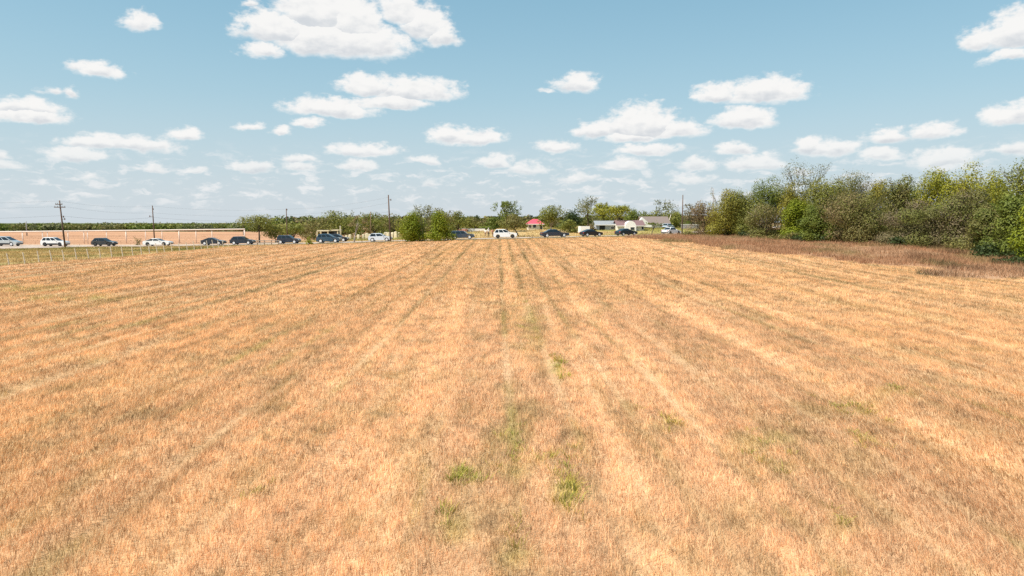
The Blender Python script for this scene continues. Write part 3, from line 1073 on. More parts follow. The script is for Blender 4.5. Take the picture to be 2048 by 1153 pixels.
def mass(name, label, spots, pal_names, leaf, per):
    """one far wood or thicket that reads as a single mass"""
    Vs, Ts, Cs, o = [], [], [], 0
    for (x, y, z, h, w) in spots:
        A, B = (np.array(c) for c in PAL[pal_names[rng.integers(len(pal_names))]])
        for k in range(3):
            c = np.array((x + rng.normal(0, .25) * w, y + rng.normal(0, .2) * w, z + h * rng.uniform(.4, .62)))
            rr = np.array((w * .42, w * .4, h * .42)) * rng.uniform(.7, 1.05)
            v = rng.normal(size=(per, 3))
            v /= np.linalg.norm(v, axis=1)[:, None]
            P = c + v * rr * rng.uniform(.55, 1.08, (per, 1))
            nr = v + .7 * rng.normal(size=(per, 3)) + np.array((0, 0, .3))
            nr /= np.linalg.norm(nr, axis=1)[:, None]
            m = rng.uniform(0, 1, (per, 1))
            V, T, Cc = leaf_cards(P, nr, leaf, .6, (A * (1 - m) + B * m) * rng.uniform(.7, 1.3, (per, 1)))
            Vs.append(V)
            Ts.append(T + o)
            Cs.append(Cc)
            o += len(V)
    return kind(np_mesh(name, np.concatenate(Vs), np.concatenate(Ts), np.concatenate(Cs), M['leaf']), 'stuff', label)


sp = []
for i in range(230):
    y = rng.uniform(380, 470)
    i0 = rng.uniform(-140, 600)
    x, y, z = at(i0, y)
    h = z_of_row(447.2 - 3.2 * fbm(np.array([i0 / 38.0]), np.array([.3]), 9, 3)[0] + rng.uniform(-.8, 2.5), y) - z
    sp.append((x, y, z, h, h * rng.uniform(1.2, 2.6)))
mass('treeline', 'far green treeline beyond the bare field on the left', sp, ['green', 'olive', 'pale', 'green', 'brownolive'], .62, 80)  # pale palette lightens the leaf colours to imitate distance haze
sp = []
for i in range(260):
    y = rng.uniform(420, 560)
    px = rng.uniform(540, 1480)
    x, y, z = at(px, y)
    h = z_of_row(431.5 + rng.uniform(-2.0, 4), y) - z
    sp.append((x, y, z, h, h * rng.uniform(.9, 1.5)))
mass('woods', 'far brown and green woods closing the view behind the houses', sp, ['brownolive', 'olive', 'brown', 'green', 'dark'], .9, 60)
sp = []
for i in range(190):
    y = rng.uniform(205, 265)
    px = rng.uniform(560, 1440)
    x, y, z = at(px, y)
    h = z_of_row(443 + rng.uniform(-6, 5), y) - z
    sp.append((x, y, z - .2, h, h * rng.uniform(.9, 1.6)))
mass('thicket', 'dull green and brown thicket behind the scattered trees', sp, ['olive', 'brownolive', 'green', 'brown', 'olive'], .34, 150)
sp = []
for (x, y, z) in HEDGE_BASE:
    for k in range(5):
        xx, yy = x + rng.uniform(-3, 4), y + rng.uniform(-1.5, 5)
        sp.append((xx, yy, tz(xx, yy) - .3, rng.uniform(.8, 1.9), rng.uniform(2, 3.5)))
mass('undergrowth', 'tangled undergrowth at the foot of the hedgerow, coloured dark as shade', sp, ['dark', 'dark', 'brownolive', 'dark'], .14, 190)  # shade at the hedge foot is put into the dark leaf colours


# ------------------------------------------------------------------ vehicles
CARS = {  # rear -> front, fractions of the length; heights in metres
    'saloon': dict(H=1.45, belt=.92, hood=.80, tail=.95, lo=(.13, .70), hi=(.30, .54), n=2),
    'coupe': dict(H=1.36, belt=.90, hood=.80, tail=.93, lo=(.06, .70), hi=(.32, .50), n=2),
    'hatch': dict(H=1.50, belt=.94, hood=.84, tail=.94, lo=(.03, .72), hi=(.14, .52), n=2),
    'suv': dict(H=1.64, belt=1.02, hood=.95, tail=1.02, lo=(.02, .72), hi=(.11, .50), n=3),
    'estate': dict(H=1.55, belt=.98, hood=.90, tail=.98, lo=(.02, .71), hi=(.08, .56), n=3),
    'van': dict(H=1.75, belt=1.05, hood=.90, tail=1.05, lo=(.01, .80), hi=(.06, .56), n=3),
    'pickup': dict(H=1.80, belt=1.10, hood=1.06, tail=1.08, lo=(.34, .72), hi=(.40, .60), n=2),
}
G3 = 'cars queued along the road'


def car(style, label, px0, px1, paint_mat, cat, Y=None, rim=True, dz=0.0, lower=None, group=G3, flip=False, lowered=0.0):
    p = CARS[style]
    pc = (px0 + px1) / 2
    Yc = Y
    if Yc is None:
        xg = (pc - 1024) / F * 127
        Yc = float(road_mid(xg)) - 1.0
        xg = (pc - 1024) / F * Yc
        Yc = float(road_mid(xg)) - 1.0
    x, y, z = at(pc, Yc)
    L = (px1 - px0) * Yc / F
    slope = (tz(x + 2, y) - tz(x - 2, y)) / 4
    dyr = float(road_mid(x + 1) - road_mid(x - 1)) / 2
    root = thing({'suv': 'sport_utility_car', 'van': 'minivan', 'pickup': 'pickup_truck', 'estate': 'estate_car', 'hatch': 'hatchback_car', 'coupe': 'coupe_car', 'saloon': 'saloon_car'}[style], label, cat, (x, y, z + .075 + dz), math.atan(dyr) + (math.pi if flip else 0), group)
    root.rotation_euler[1] = -math.atan(slope) if not flip else math.atan(slope)
    W = 1.82
    r = .34 if style in ('suv', 'pickup', 'van') else .32
    wx = (L * .19, L * .81)
    x0 = -L / 2

    def arch(cx):
        return [(x0 + cx + (r + .07) * math.cos(a), r + (r + .07) * math.sin(a)) for a in np.linspace(math.pi, 0, 9) if r + (r + .07) * math.sin(a) > .2]
    zf, H = p['belt'], p['H'] - lowered
    bot = .24
    poly = [(x0 + .06, bot + .1), (x0 + .12, bot)] + [(x0 + wx[0] - r - .07, bot)] + arch(wx[0]) + [(x0 + wx[0] + r + .07, bot), (x0 + wx[1] - r - .07, bot)] + arch(wx[1]) + [(x0 + wx[1] + r + .07, bot), (x0 + L - .1, bot + .02), (x0 + L, bot + .16), (x0 + L, p['hood'] - .24), (x0 + L - .10, p['hood'] - .08), (x0 + L * .88, p['hood'] + .0), (x0 + L * p['lo'][1] + .05, zf), (x0 + L * p['lo'][0] - .02, max(zf, p['tail'])), (x0 + .10, p['tail'] - .03), (x0 + .02, p['tail'] - .16), (x0, bot + .3)]
    n = len(poly)
    cx, cz = 0.0, .62
    st = [(-W / 2, .965), (-W / 2 + .10, 1.0), (W / 2 - .10, 1.0), (W / 2, .965)]
    b = MB()
    vs = []
    for (yy, k) in st:
        for (a, c) in poly:
            vs.append((cx + (a - cx) * (1 - (1 - k) * .5), yy, cz + (c - cz) * k if c > cz else c))
    fs = [tuple(range(n)), tuple(range(3 * n, 4 * n))[::-1]]
    for i in range(3):
        for k in range(n):
            fs.append((i * n + k, (i + 1) * n + k, (i + 1) * n + (k + 1) % n, i * n + (k + 1) % n))
    b.add(vs, fs)
    # cabin: six-sided loft with a slightly domed roof
    lo, hi = p['lo'], p['hi']
    wl, wh = W / 2 - .07, W / 2 - .26
    base_z = zf - .03
    lowr = [(x0 + L * lo[0], wl), (x0 + L * lo[1], wl)]
    roof = [(x0 + L * hi[0], wh), (x0 + L * hi[1], wh)]
    xm = (roof[0][0] + roof[1][0]) / 2
    vs = [(lowr[0][0], -wl, base_z), (lowr[1][0], -wl, base_z), (lowr[1][0], wl, base_z), (lowr[0][0], wl, base_z),
          (roof[0][0], -wh, H - .05), (roof[1][0], -wh, H - .05), (roof[1][0], wh, H - .05), (roof[0][0], wh, H - .05),
          (roof[0][0] + .12, -wh + .15, H - .01), (roof[1][0] - .14, -wh + .15, H - .01), (roof[1][0] - .14, wh - .15, H - .01), (roof[0][0] + .12, wh - .15, H - .01)]
    fs = [(0, 1, 5, 4), (1, 2, 6, 5), (2, 3, 7, 6), (3, 0, 4, 7), (4, 5, 9, 8), (5, 6, 10, 9), (6, 7, 11, 10), (7, 4, 8, 11), (8, 9, 10, 11)]
    b.add(vs, fs)
    if style == 'pickup':   # open load bed behind the cab
        pass
    body = b.build('body', paint_mat, root)
    if lower is not None:
        for sgn in (-1, 1):
            MB().box((0, sgn * (W / 2 + .004), .40), (L * .98 - 2 * (r + .1) - L * .36, .03, .30)).build('sill_trim', lower, root)

    def quad(A, Bq, Cq, Dq, push, name, mat):
        A, Bq, Cq, Dq = map(Vector, (A, Bq, Cq, Dq))
        nrm = (Bq - A).cross(Dq - A).normalized()
        if nrm.dot((A + Cq) / 2 - Vector((xm, 0, base_z))) < 0:
            nrm = -nrm
        m = MB()
        vs = [v + nrm * push for v in (A, Bq, Cq, Dq)] + [v - nrm * .01 for v in (A, Bq, Cq, Dq)]
        m.add(vs, [(0, 1, 2, 3), (4, 5, 6, 7), (0, 1, 5, 4), (1, 2, 6, 5), (2, 3, 7, 6), (3, 0, 4, 7)])
        return m.build(name, mat, root)

    def lerp(a, b_, t):
        return tuple(a[i] + (b_[i] - a[i]) * t for i in range(3))
    for sgn in (-1, 1):
        A = (lowr[0][0], sgn * wl, zf)
        Bq = (lowr[1][0], sgn * wl, zf)
        Cq = (roof[1][0], sgn * wh, H - .05)
        Dq = (roof[0][0], sgn * wh, H - .05)

        def P(s, t):
            return lerp(lerp(A, Bq, s), lerp(Dq, Cq, s), t)
        cuts = {2: [(.06, .47), (.51, .95)], 3: [(.05, .29), (.33, .62), (.66, .95)]}[p['n']]
        for (s0, s1) in cuts:
            quad(P(s0, .06), P(s1, .06), P(s1, .88), P(s0, .88), .012, 'side_window', M['glass'])
    for (xa, xb, nm) in ((lowr[1][0], roof[1][0], 'windscreen'), (lowr[0][0], roof[0][0], 'rear_window')):
        def Q(s, t):
            return lerp(lerp((xa, -wl, zf), (xa, wl, zf), s), lerp((xb, -wh, H - .05), (xb, wh, H - .05), s), t)
        quad(Q(.06, .06), Q(.94, .06), Q(.94, .92), Q(.06, .92), .012, nm, M['glass'])
    for cxw in wx:
        for sgn in (-1, 1):
            yw = sgn * (W / 2 - .12)
            t = MB()
            pr = [(0.0, -.10), (r * .8, -.11), (r, -.085), (r, .085), (r * .8, .11), (0.0, .10)]
            k = 18
            vs, fs = [], []
            for (rr, yy) in pr[1:-1]:
                for a in range(k):
                    w = 2 * math.pi * a / k
                    vs.append((x0 + cxw + rr * math.cos(w), yw + yy, r + rr * math.sin(w)))
            for i in range(3):
                for a in range(k):
                    fs.append((i * k + a, i * k + (a + 1) % k, (i + 1) * k + (a + 1) % k, (i + 1) * k + a))
            fs += [tuple(range(k)), tuple(range(3 * k, 4 * k))]
            t.add(vs, fs)
            wh_o = t.build('wheel', M['tyre'], root)
            m = MB()
            vs = [(x0 + cxw, yw + sgn * .135, r)]
            for a in range(20):
                w = 2 * math.pi * a / 20
                rr = r * (.70 if a % 4 < 3 else .60)
                vs.append((x0 + cxw + rr * math.cos(w), yw + sgn * .118, r + rr * math.sin(w)))
            m.add(vs, [(0, a + 1, (a + 1) % 20 + 1) for a in range(20)])
            m.add([(v[0], v[1] - sgn * .03, v[2]) for v in vs[1:]], [tuple(range(20))])
            m.build('rim', M['rim'] if rim else M['plastic'], wh_o)
    for sgn in (-1, 1):
        q = MB().box((x0 + L - .12, sgn * (W / 2 - .22), p['hood'] - .20), (.26, .36, .13))
        q.build('headlight', M['lamp'], root)
        q = MB().box((x0 + .05, sgn * (W / 2 - .16), p['tail'] - .2), (.12, .30, .16))
        q.build('taillight', M['tail'], root)
    MB().box((x0 + L - .05, 0, bot + .16), (.14, W * .9, .16)).build('bumper', M['plastic'], root)
    MB().box((x0 + .03, 0, bot + .2), (.12, W * .92, .14)).build('bumper', M['plastic'], root)
    for sgn in (-1, 1):
        MB().box((x0 + L * (lo[1] - .06), sgn * (W / 2 + .03), zf + .05), (.12, .16, .11)).build('mirror', paint_mat, root)
    return root


white = paint('white', (.80, .79, .78))
silver = paint('silver', (.50, .53, .54), .3)
icewhite = paint('pale_silver', (.66, .70, .76), .1)
navy = paint('navy', (.018, .028, .048))
black = paint('black', (.014, .015, .020))
charcoal = paint('charcoal', (.040, .045, .052), .2)
blue = paint('blue', (.025, .065, .105))
slate = paint('slate', (.040, .060, .085))
teal = paint('dark_teal', (.016, .032, .042))
paleblue = paint('pale_blue', (.45, .55, .66))

car('van', 'silver minivan with dark lower body cut off by the left edge', -14, 40, silver, 'minivan', lower=M['plastic'])
car('suv', 'white sport utility car partly behind the cross-armed utility pole', 87, 135, white, 'car', lower=M['plastic'], rim=False)
car('hatch', 'small low charcoal hatchback between two white cars', 188, 231, charcoal, 'car', rim=False)
car('coupe', 'white fastback coupe on the left stretch of road behind the fence posts', 290, 343, white, 'car', rim=False)
car('coupe', 'dark navy fastback car, left of two dark cars before the pale pipe fence', 405, 450, navy, 'car')
car('hatch', 'dark navy hatchback just left of the round olive tree', 463, 509, navy, 'car')
car('estate', 'dark estate car below the thin grey pole, left of the small green bush', 556, 600, navy, 'car')
car('suv', 'dark blue sport utility car in front of the open shelter', 635, 682, blue, 'car')
car('hatch', 'dark car mostly hidden behind the dark blue sport utility car', 655, 697, black, 'car', Y=131.5)
car('hatch', 'pale silver-white hatchback beside the tall brown utility pole', 738, 784, icewhite, 'car')
car('estate', 'slate blue estate car emerging right of the two green bushes', 901, 949, slate, 'car')
car('suv', 'white sport utility car under the tall tree in the middle', 987, 1034, white, 'car', rim=False)
car('saloon', 'long dark saloon car in front of the lawn of the red roofed house', 1081, 1137, navy, 'car')
car('coupe', 'black sloping hatchback in front of the white box trailer', 1161, 1204, black, 'car')
car('coupe', 'dark teal car in front of the mauve roofed house', 1230, 1274, teal, 'car')
car('saloon', 'white saloon car beside the bare pole near the hedgerow', 1321, 1363, white, 'car', rim=False)
car('van', 'pale blue van parked by the brown roofed house', 1325, 1347, paleblue, 'van', Y=172, group=None, rim=False).scale = (1, 1, .66)


# ------------------------------------------------------------------ poles and wires
def pole(name, label, px, Y, ytop, rad, mat, arms=(), lean=0.0, group='utility poles along the road', knobs=()):
    x, y, z = at(px, Y)
    H = z_of_row(ytop, Y) - z
    root = thing(name, label, 'pole', (x, y, z - .1), 0, group)
    MB().tube([(0, 0, 0), (-lean * .5, 0, H * .5), (-lean, 0, H + .1)], [rad, rad * .85, rad * .65], 8).build('shaft', mat, root, True)
    for (zz, ln, off, tilt) in arms:
        m = MB()
        k = zz / H
        m.box((-lean * k + off, -.13, zz), (ln, .10, .12))
        a = m.build('cross_arm', mat, root)
        for s in (-.45, -.2, .2, .45):
            MB().tube([(-lean * k + off + s * ln, -.13, zz + .06), (-lean * k + off + s * ln, -.13, zz + .24)], [.035, .05], 6).build('insulator', M['grey_pole'], a)
    for (zz, off) in knobs:
        k = zz / H
        m = MB()
        m.tube([(-lean * k, -.05, zz), (-lean * k + off, -.05, zz + .06)], .035, 5)
        m.tube([(-lean * k + off, -.05, zz - .12), (-lean * k + off, -.05, zz + .2)], [.09, .07], 6)
        m.build('bracket', mat, root)
    return (x - lean, y, z + H)


p1 = pole('utility_pole', 'brown utility pole with two cross arms in front of the white sport utility car', 130.5, 120, 402, .15, M['pole'], ((7.05, 1.9, 0, 0), (7.55, 1.2, -.1, 0)), .5, knobs=((5.0, .55), (5.4, .4)))
p2 = pole('utility_pole', 'bare brown pole standing behind the white fastback coupe', 309.5, 136, 412, .13, M['pole'], (), .1, knobs=((5.6, -.6), (7.0, .15)))
p3 = pole('utility_pole', 'bare grey-brown pole above the dark estate car', 575, 138, 418, .12, M['pole'], (), .05, knobs=((6.6, .15),))
p4 = pole('utility_pole', 'thin faded pole behind the silver-white hatchback', 742, 150, 424, .10, M['rust'])
p5 = pole('utility_pole', 'tallest brown utility pole with a small lamp bracket beside the silver-white hatchback', 781, 125, 391, .15, M['pole'], (), .25, knobs=((7.55, .42),))
p6 = pole('utility_pole', 'tall bare pole standing behind the front of the white saloon', 1364, 142, 391, .13, M['pole'])
p7 = pole('utility_pole', 'pole top with short side arm rising above the left end of the hedgerow', 1426, 160, 379, .15, M['grey_pole'], (), .2, knobs=((9.6, -.35), (8.9, -.3)))
p8 = pole('utility_pole', 'small grey far pole above the left part of the pale pipe fence', 54, 230, 443, .18, M['grey_pole'], group='far poles')
p9 = pole('utility_pole', 'small dark far pole with a short arm left of the round olive tree', 487, 240, 434, .15, M['pole'], ((6.0, 1.6, 0, 0),), group='far poles')
pole('wooden_post', 'pale yellow post right of the open shelter', 681, 139, 452, .10, M['stone'], group=None)
pole('wooden_post', 'short thin brown post right of the pale forked trunk', 724, 122, 464, .05, M['rust'], group=None)
pole('wooden_stake', 'small leaning stake in the verge left of the long dark saloon car', 1066, 122, 469, .05, M['rust'], lean=.15, group=None)
pole('wooden_post', 'thin white leaning mast behind the right end of the brown roof', 1333, 182, 430, .10, M['fence'], lean=-1.1, group=None)


def wire(label, pts, sag, rad=.022):
    m = MB()
    q = []
    for a, b in zip(pts[:-1], pts[1:]):
        a, b = Vector(a), Vector(b)
        for i in range(12):
            t = i / 12
            p = a.lerp(b, t)
            p.z -= sag * 4 * t * (1 - t)
            q.append(tuple(p))
    q.append(tuple(pts[-1]))
    m.tube(q, rad, 4)
    return tag(m.build('power_line', M['wire']), label, 'wire', 'wires between the utility poles')


ext = (p1[0] - 45, p1[1] - 6, p1[2] - .2)
wire('uppermost wire running from pole to pole on the left', [(ext[0], ext[1], ext[2]), (p1[0], p1[1], p1[2] - .1), (p2[0], p2[1], p2[2] - .1), (p3[0], p3[1], p3[2] - .1), (p5[0], p5[1], p5[2] - .4)], .5, .010)
wire('second wire from the top, tied to the lower cross arm', [(ext[0], ext[1], ext[2] - 1.1), (p1[0] + .6, p1[1], p1[2] - 1.0), (p2[0], p2[1], p2[2] - 1.4), (p3[0], p3[1], p3[2] - 1.2), (p5[0], p5[1], p5[2] - 1.4)], .45, .010)
wire('lowest and thickest wire, below the cross arms', [(ext[0], ext[1], ext[2] - 3.0), (p1[0] + .1, p1[1], p1[2] - 2.6), (p2[0], p2[1], p2[2] - 2.3), (p3[0], p3[1], p3[2] - 2.2), (p5[0], p5[1], p5[2] - 3.0)], .5, .014)

# ------------------------------------------------------------------ roadside fence
fx, fy = FENCE_X, 64.5
root = thing('roadside_fence', 'pale wire fence of leaning posts between field and verge on the left', 'fence', (fx, fy, tz(fx, fy)))
yy = 62.3
z00 = tz(fx, fy)
tops = []
while yy < 116:
    x = fx + .15 * math.sin(yy * .31)
    z = tz(x, yy) - z00
    h = random.uniform(1.12, 1.32)
    ln = random.uniform(.13, .24)
    MB().tube([(x - fx, yy - fy, z - .2), (x - fx - ln * .5, yy - fy, z + h * .5), (x - fx - ln, yy - fy, z + h)], [.055, .05, .045], 6).build('post', M['fence'], root)
    tops.append((x - fx - ln * .8, yy - fy, z + h * .8))
    yy += 2.12 + random.uniform(-.06, .06)
m = MB()
for k in (1.0, .62, .3):
    m.tube([(t[0] + (1 - k) * .12, t[1], t[2] - (1 - k) * .9) for t in tops], .008, 4)
m.build('wire', M['wire'], root)
# low rail fence by the round tree
x, y, z = at(536, 124)
root = thing('rail_fence', 'low brown rail fence below the round olive tree', 'fence', (x, y, z))
for i in range(4):
    MB().box((-1.9 + i * 1.27, 0, .42), (.12, .12, .9)).build('post', M['rust'], root)
MB().box((0, -.07, .72), (4.3, .05, .12)).box((0, -.07, .38), (4.3, .05, .1)).build('rail', M['pale_bark'], root)

# ------------------------------------------------------------------ pale pipe fence before the bare field
A0 = at(-150, 136)
A1 = at(490, 149)
dv = Vector((A1[0] - A0[0], A1[1] - A0[1], 0))
root = thing('pipe_fence', 'long pale fence with one thick top rail in front of the bare reddish field', 'fence', (A0[0], A0[1], 0), math.atan2(dv.y, dv.x))
Lw = dv.length
zt0 = z_of_row(466.0, A0[1])
zt1 = z_of_row(459.0, A1[1])
MB().tube([(Lw * t, 0, zt0 + (zt1 - zt0) * t) for t in np.linspace(0, 1, 20)] + [(Lw + .1, 0, zt1)], .15, 8).build('rail', M['coping'], root, True)
for px in (45, 85, 95, 136, 168, 175, 213, 252, 291, 324, 358, 392, 424, 489):
    lo_, hi_ = 0.0, 1.0
    for _ in range(40):
        t = (lo_ + hi_) / 2
        X_, Y_ = A0[0] + dv.x * t, A0[1] + dv.y * t
        if proj(X_, Y_, 1.5)[0] < px:
            lo_ = t
        else:
            hi_ = t
    rd = .14 if px == 489 else (.11 if px in (358, 252, 45) else .08)
    MB().tube([(t * Lw, 0, tz(X_, Y_) - .2), (t * Lw, 0, zt0 + (zt1 - zt0) * t - .12)], rd, 8).build('post', M['coping'], root, True)


# ------------------------------------------------------------------ buildings
def gable_house(name, label, px0, px1, Y, y_ridge, y_eave, y_base, roof_mat, wall_mat, depth=7.0, hip=0.0, over=.35, doors=(), windows=(), cat='house'):
    xa, xb = at(px0, Y)[0], at(px1, Y)[0]
    cx = (xa + xb) / 2
    z0 = tz(cx, Y)
    root = thing(name, label, cat, (cx, Y, z0))
    W = xb - xa
    ze, zr = z_of_row(y_eave, Y) - z0, z_of_row(y_ridge, Y + depth / 2) - z0
    ww, wd = W - 2 * over, depth - 2 * over
    m = MB()
    m.box((0, depth / 2, ze / 2 - .1), (ww, wd, ze + .2))
    if not hip:   # gable triangles
        for s in (-1, 1):
            xg = s * (ww / 2 - .08)
            m.add([(xg - .08, over, ze - .01), (xg - .08, depth - over, ze - .01), (xg - .08, depth / 2, zr - .12), (xg + .08, over, ze - .01), (xg + .08, depth - over, ze - .01), (xg + .08, depth / 2, zr - .12)],
                  [(0, 1, 2), (3, 4, 5), (0, 2, 5, 3), (1, 2, 5, 4), (0, 1, 4, 3)])
    m.build('wall', wall_mat, root)
    r = MB()
    h = W / 2
    rl = h - hip
    th = .12
    lo_ = [(-h, 0, ze), (h, 0, ze), (h, depth, ze), (-h, depth, ze), (-rl, depth / 2, zr), (rl, depth / 2, zr)]
    up = [(a, b, c_ + th) for a, b, c_ in lo_]
    r.add(lo_ + up, [(0, 1, 5, 4), (2, 3, 4, 5), (1, 2, 5), (3, 0, 4), (6, 7, 11, 10), (8, 9, 10, 11), (7, 8, 11), (9, 6, 10), (0, 1, 7, 6), (1, 2, 8, 7), (2, 3, 9, 8), (3, 0, 6, 9)] if hip else
          [(0, 1, 5, 4), (2, 3, 4, 5), (6, 7, 11, 10), (8, 9, 10, 11), (0, 1, 7, 6), (2, 3, 9, 8), (1, 5, 11, 7), (5, 2, 8, 11), (3, 4, 10, 9), (4, 0, 6, 10)])
    r.build('roof', roof_mat, root)
    MB().box((0, -.02, ze + .02), (W, .06, .16)).build('fascia', M['white'], root)
    yw = over - .03
    for (a, b, top) in doors:
        xd0, xd1 = at(a, Y + over)[0] - cx, at(b, Y + over)[0] - cx
        MB().box(((xd0 + xd1) / 2, yw, top / 2), (xd1 - xd0, .08, top)).build('doorway_shade', M['dark'], root)  # near-black panel painted as the shade inside an open doorway
    for (a, b, zb_, zt_) in windows:
        xd0, xd1 = at(a, Y + over)[0] - cx, at(b, Y + over)[0] - cx
        f = MB().box(((xd0 + xd1) / 2, yw, (zb_ + zt_) / 2), (xd1 - xd0 + .16, .08, zt_ - zb_ + .16)).build('window', M['white'], root)
        MB().box(((xd0 + xd1) / 2, yw - .03, (zb_ + zt_) / 2), (xd1 - xd0, .06, zt_ - zb_)).build('pane', M['winglass'], f)
    return root, W, ze, zr, z0, cx


h1 = gable_house('red_roofed_house', 'small pale house with a bright red hipped roof behind the lawn', 1052, 1089, 172, 439.5, 449, 458, M['redroof'], M['cream'], 6.5, hip=1.7, windows=((1058, 1062, .5, 1.1), (1066, 1072, .5, 1.2)), doors=((1080, 1084, 1.15),))
h2 = gable_house('grey_shed', 'grey metal shed with a dark open doorway below the yellow green trees', 1190, 1232, 160, 443, 450.5, 461, M['greyroof'], M['shedwall'], 6.0, doors=((1199, 1210, 1.15),), windows=((1222, 1228, .25, .75),), cat='shed')
h3 = gable_house('brown_roofed_house', 'larger house with brown roof and white gable behind the mauve roofed house', 1283, 1342, 174, 434.5, 449, 459, M['brownroof'], M['cream'], 8.0, windows=((1320, 1324, .5, 1.1),))
h4 = gable_house('mauve_roofed_house', 'low white house with a mauve shingle roof and rounded front gable', 1233, 1291, 156, 442, 452.5, 462, M['mauveroof'], M['cream'], 7.0, windows=((1283, 1287, .3, 1.0), (1270, 1274, .35, .95)))
# rounded white front gable and window of the mauve roofed house
rt, W4, ze4, zr4, z04, cx4 = h4
gxc = at(1260, 156)[0] - cx4
rr = 11 / F * 156
pts = [(gxc + rr * math.cos(a), ze4 * .75 + rr * 1.15 * math.sin(a)) for a in np.linspace(0, math.pi, 13)]
pts = [(gxc + rr, -.1)] + pts + [(gxc - rr, -.1)]
m = MB()
m.prism(pts, -.9, 1.6)
m.build('front_gable', M['white'], rt)
f = MB().box((gxc + .35, -.93, ze4 * .5), (1.0, .06, .75)).build('window', M['cream'], rt)
MB().box((gxc + .35, -.97, ze4 * .5), (.8, .05, .55)).build('pane', M['winglass'], f)
# white slanting gable end of the brown roofed house, facing the road
rt, W3, ze3, zr3, z03, cx3 = h3
gl = at(1286, 174)[0] - cx3
m = MB()
m.add([(gl - 2.3, -.6, ze3 - .5), (gl + 2.7, -.6, ze3 - .8), (gl - .3, -.6, zr3 - .15), (gl - 2.3, .6, ze3 - .5), (gl + 2.7, .6, ze3 - .8), (gl - .3, .6, zr3 - .15)], [(0, 1, 2), (3, 4, 5), (0, 1, 4, 3), (1, 2, 5, 4), (2, 0, 3, 5)])
m.build('front_gable', M['white'], rt)
# white box trailer
x, y, z = at(1169.5, 146)
root = thing('box_trailer', 'white box trailer behind the black sloping hatchback', 'trailer', (x, y, z + .02), .05)
MB().box((0, 1.2, 1.0), (1.9, 4.0, 1.35)).build('body', M['white'], root)
for s in (-1, 1):
    t = MB()
    t.tube([(s * .8 - .1, 1.2, .3), (s * .8 + .1, 1.2, .3)], .3, 14).build('wheel', M['tyre'], root)
MB().box((0, -1.1, .4), (.1, .8, .1)).build('tow_bar', M['plastic'], root)
# open shelter
x, y, z = at(655, 142)
root = thing('open_shelter', 'open sided shelter with a pale flat roof behind the dark blue car', 'shelter', (x, y, z))
ht = z_of_row(462, 142) - z
MB().box((-.9, 1.5, ht), (2.4, 3.2, .22)).box((1.6, 1.5, ht + .12), (1.4, 3.2, .22)).build('roof', M['stone'], root)
for (px_, py_) in ((-2.1, .1), (-2.1, 2.9), (2.1, .1), (2.1, 2.9), (.1, .1)):
    MB().box((px_, py_, ht / 2 - .1), (.22, .22, ht + .05)).build('post', M['stone'], root)
MB().box((0, 2.95, ht / 2 - .1), (3.9, .1, ht)).build('shade_panel', M['dark'], root)  # near-black sheet imitates the shade under the shelter roof
# low whitewashed wall
xa, xb = at(912, 172), at(970, 172)
m = MB()
zc = tz((xa[0] + xb[0]) / 2, 172)
m.box((0, 0, .35), (xb[0] - xa[0], .25, .9))
root = thing('garden_wall', 'low whitewashed wall with reddish end beyond the estate car', 'wall', ((xa[0] + xb[0]) / 2, 172, zc))
m.build('wall_body', M['white'], root)
MB().box((-(xb[0] - xa[0]) * .28, -.14, .45), ((xb[0] - xa[0]) * .38, .05, .5)).build('painted_panel', M['shirt_pink'], root)
# low pale wall at the hedgerow's left end
x, y, z = at(1380, 165)
root = thing('garden_wall', 'low grey wall behind the bare pole near the hedgerow', 'wall', (x, y, z))
MB().box((0, 0, .5), (4.2, .25, 1.0)).build('wall_body', M['grey_pole'], root)
MB().box((0, 0, 1.04), (4.3, .35, .1)).build('coping', M['white'], root)

# pale stones under the trees
import bmesh
for i, (px, Y, s) in enumerate([(693, 158, .9), (700, 161, 1.0), (717, 160, .95), (727, 158, 1.0), (734, 160, 1.15), (739, 158, 1.0), (747, 161, 1.1), (752, 159, 1.1), (759, 160, .95), (767, 158, .9), (772, 159, 1.25), (777, 158, 1.2), (785, 160, 1.1), (792, 158, 1.25), (797, 161, 1.0)]):
    bm = bmesh.new()
    bmesh.ops.create_cube(bm, size=1)
    bmesh.ops.subdivide_edges(bm, edges=bm.edges[:], cuts=3, use_grid_fill=True)
    for v in bm.verts:
        d = v.co.normalized() * .62
        v.co = v.co.lerp(d, .45)
        v.co *= 1 + .16 * (random.random() - .5)
        v.co.x *= .62 * s
        v.co.y *= .5 * s
        v.co.z = (v.co.z + .45) * s * 1.15
    me = bpy.data.meshes.new('stone_block')
    bm.to_mesh(me)
    bm.free()
    me.materials.append(M['stone'])
    o = bpy.data.objects.new('stone_block', me)
    x, y, z = at(px, Y)
    o.location = (x, y, z - .08)
    o.rotation_euler = (0, 0, random.uniform(-.5, .5))
    COL.objects.link(o)
    tag(o, 'cream stone block in the row under the trees behind the silver-white hatchback', 'stone', 'cream stones under the trees')


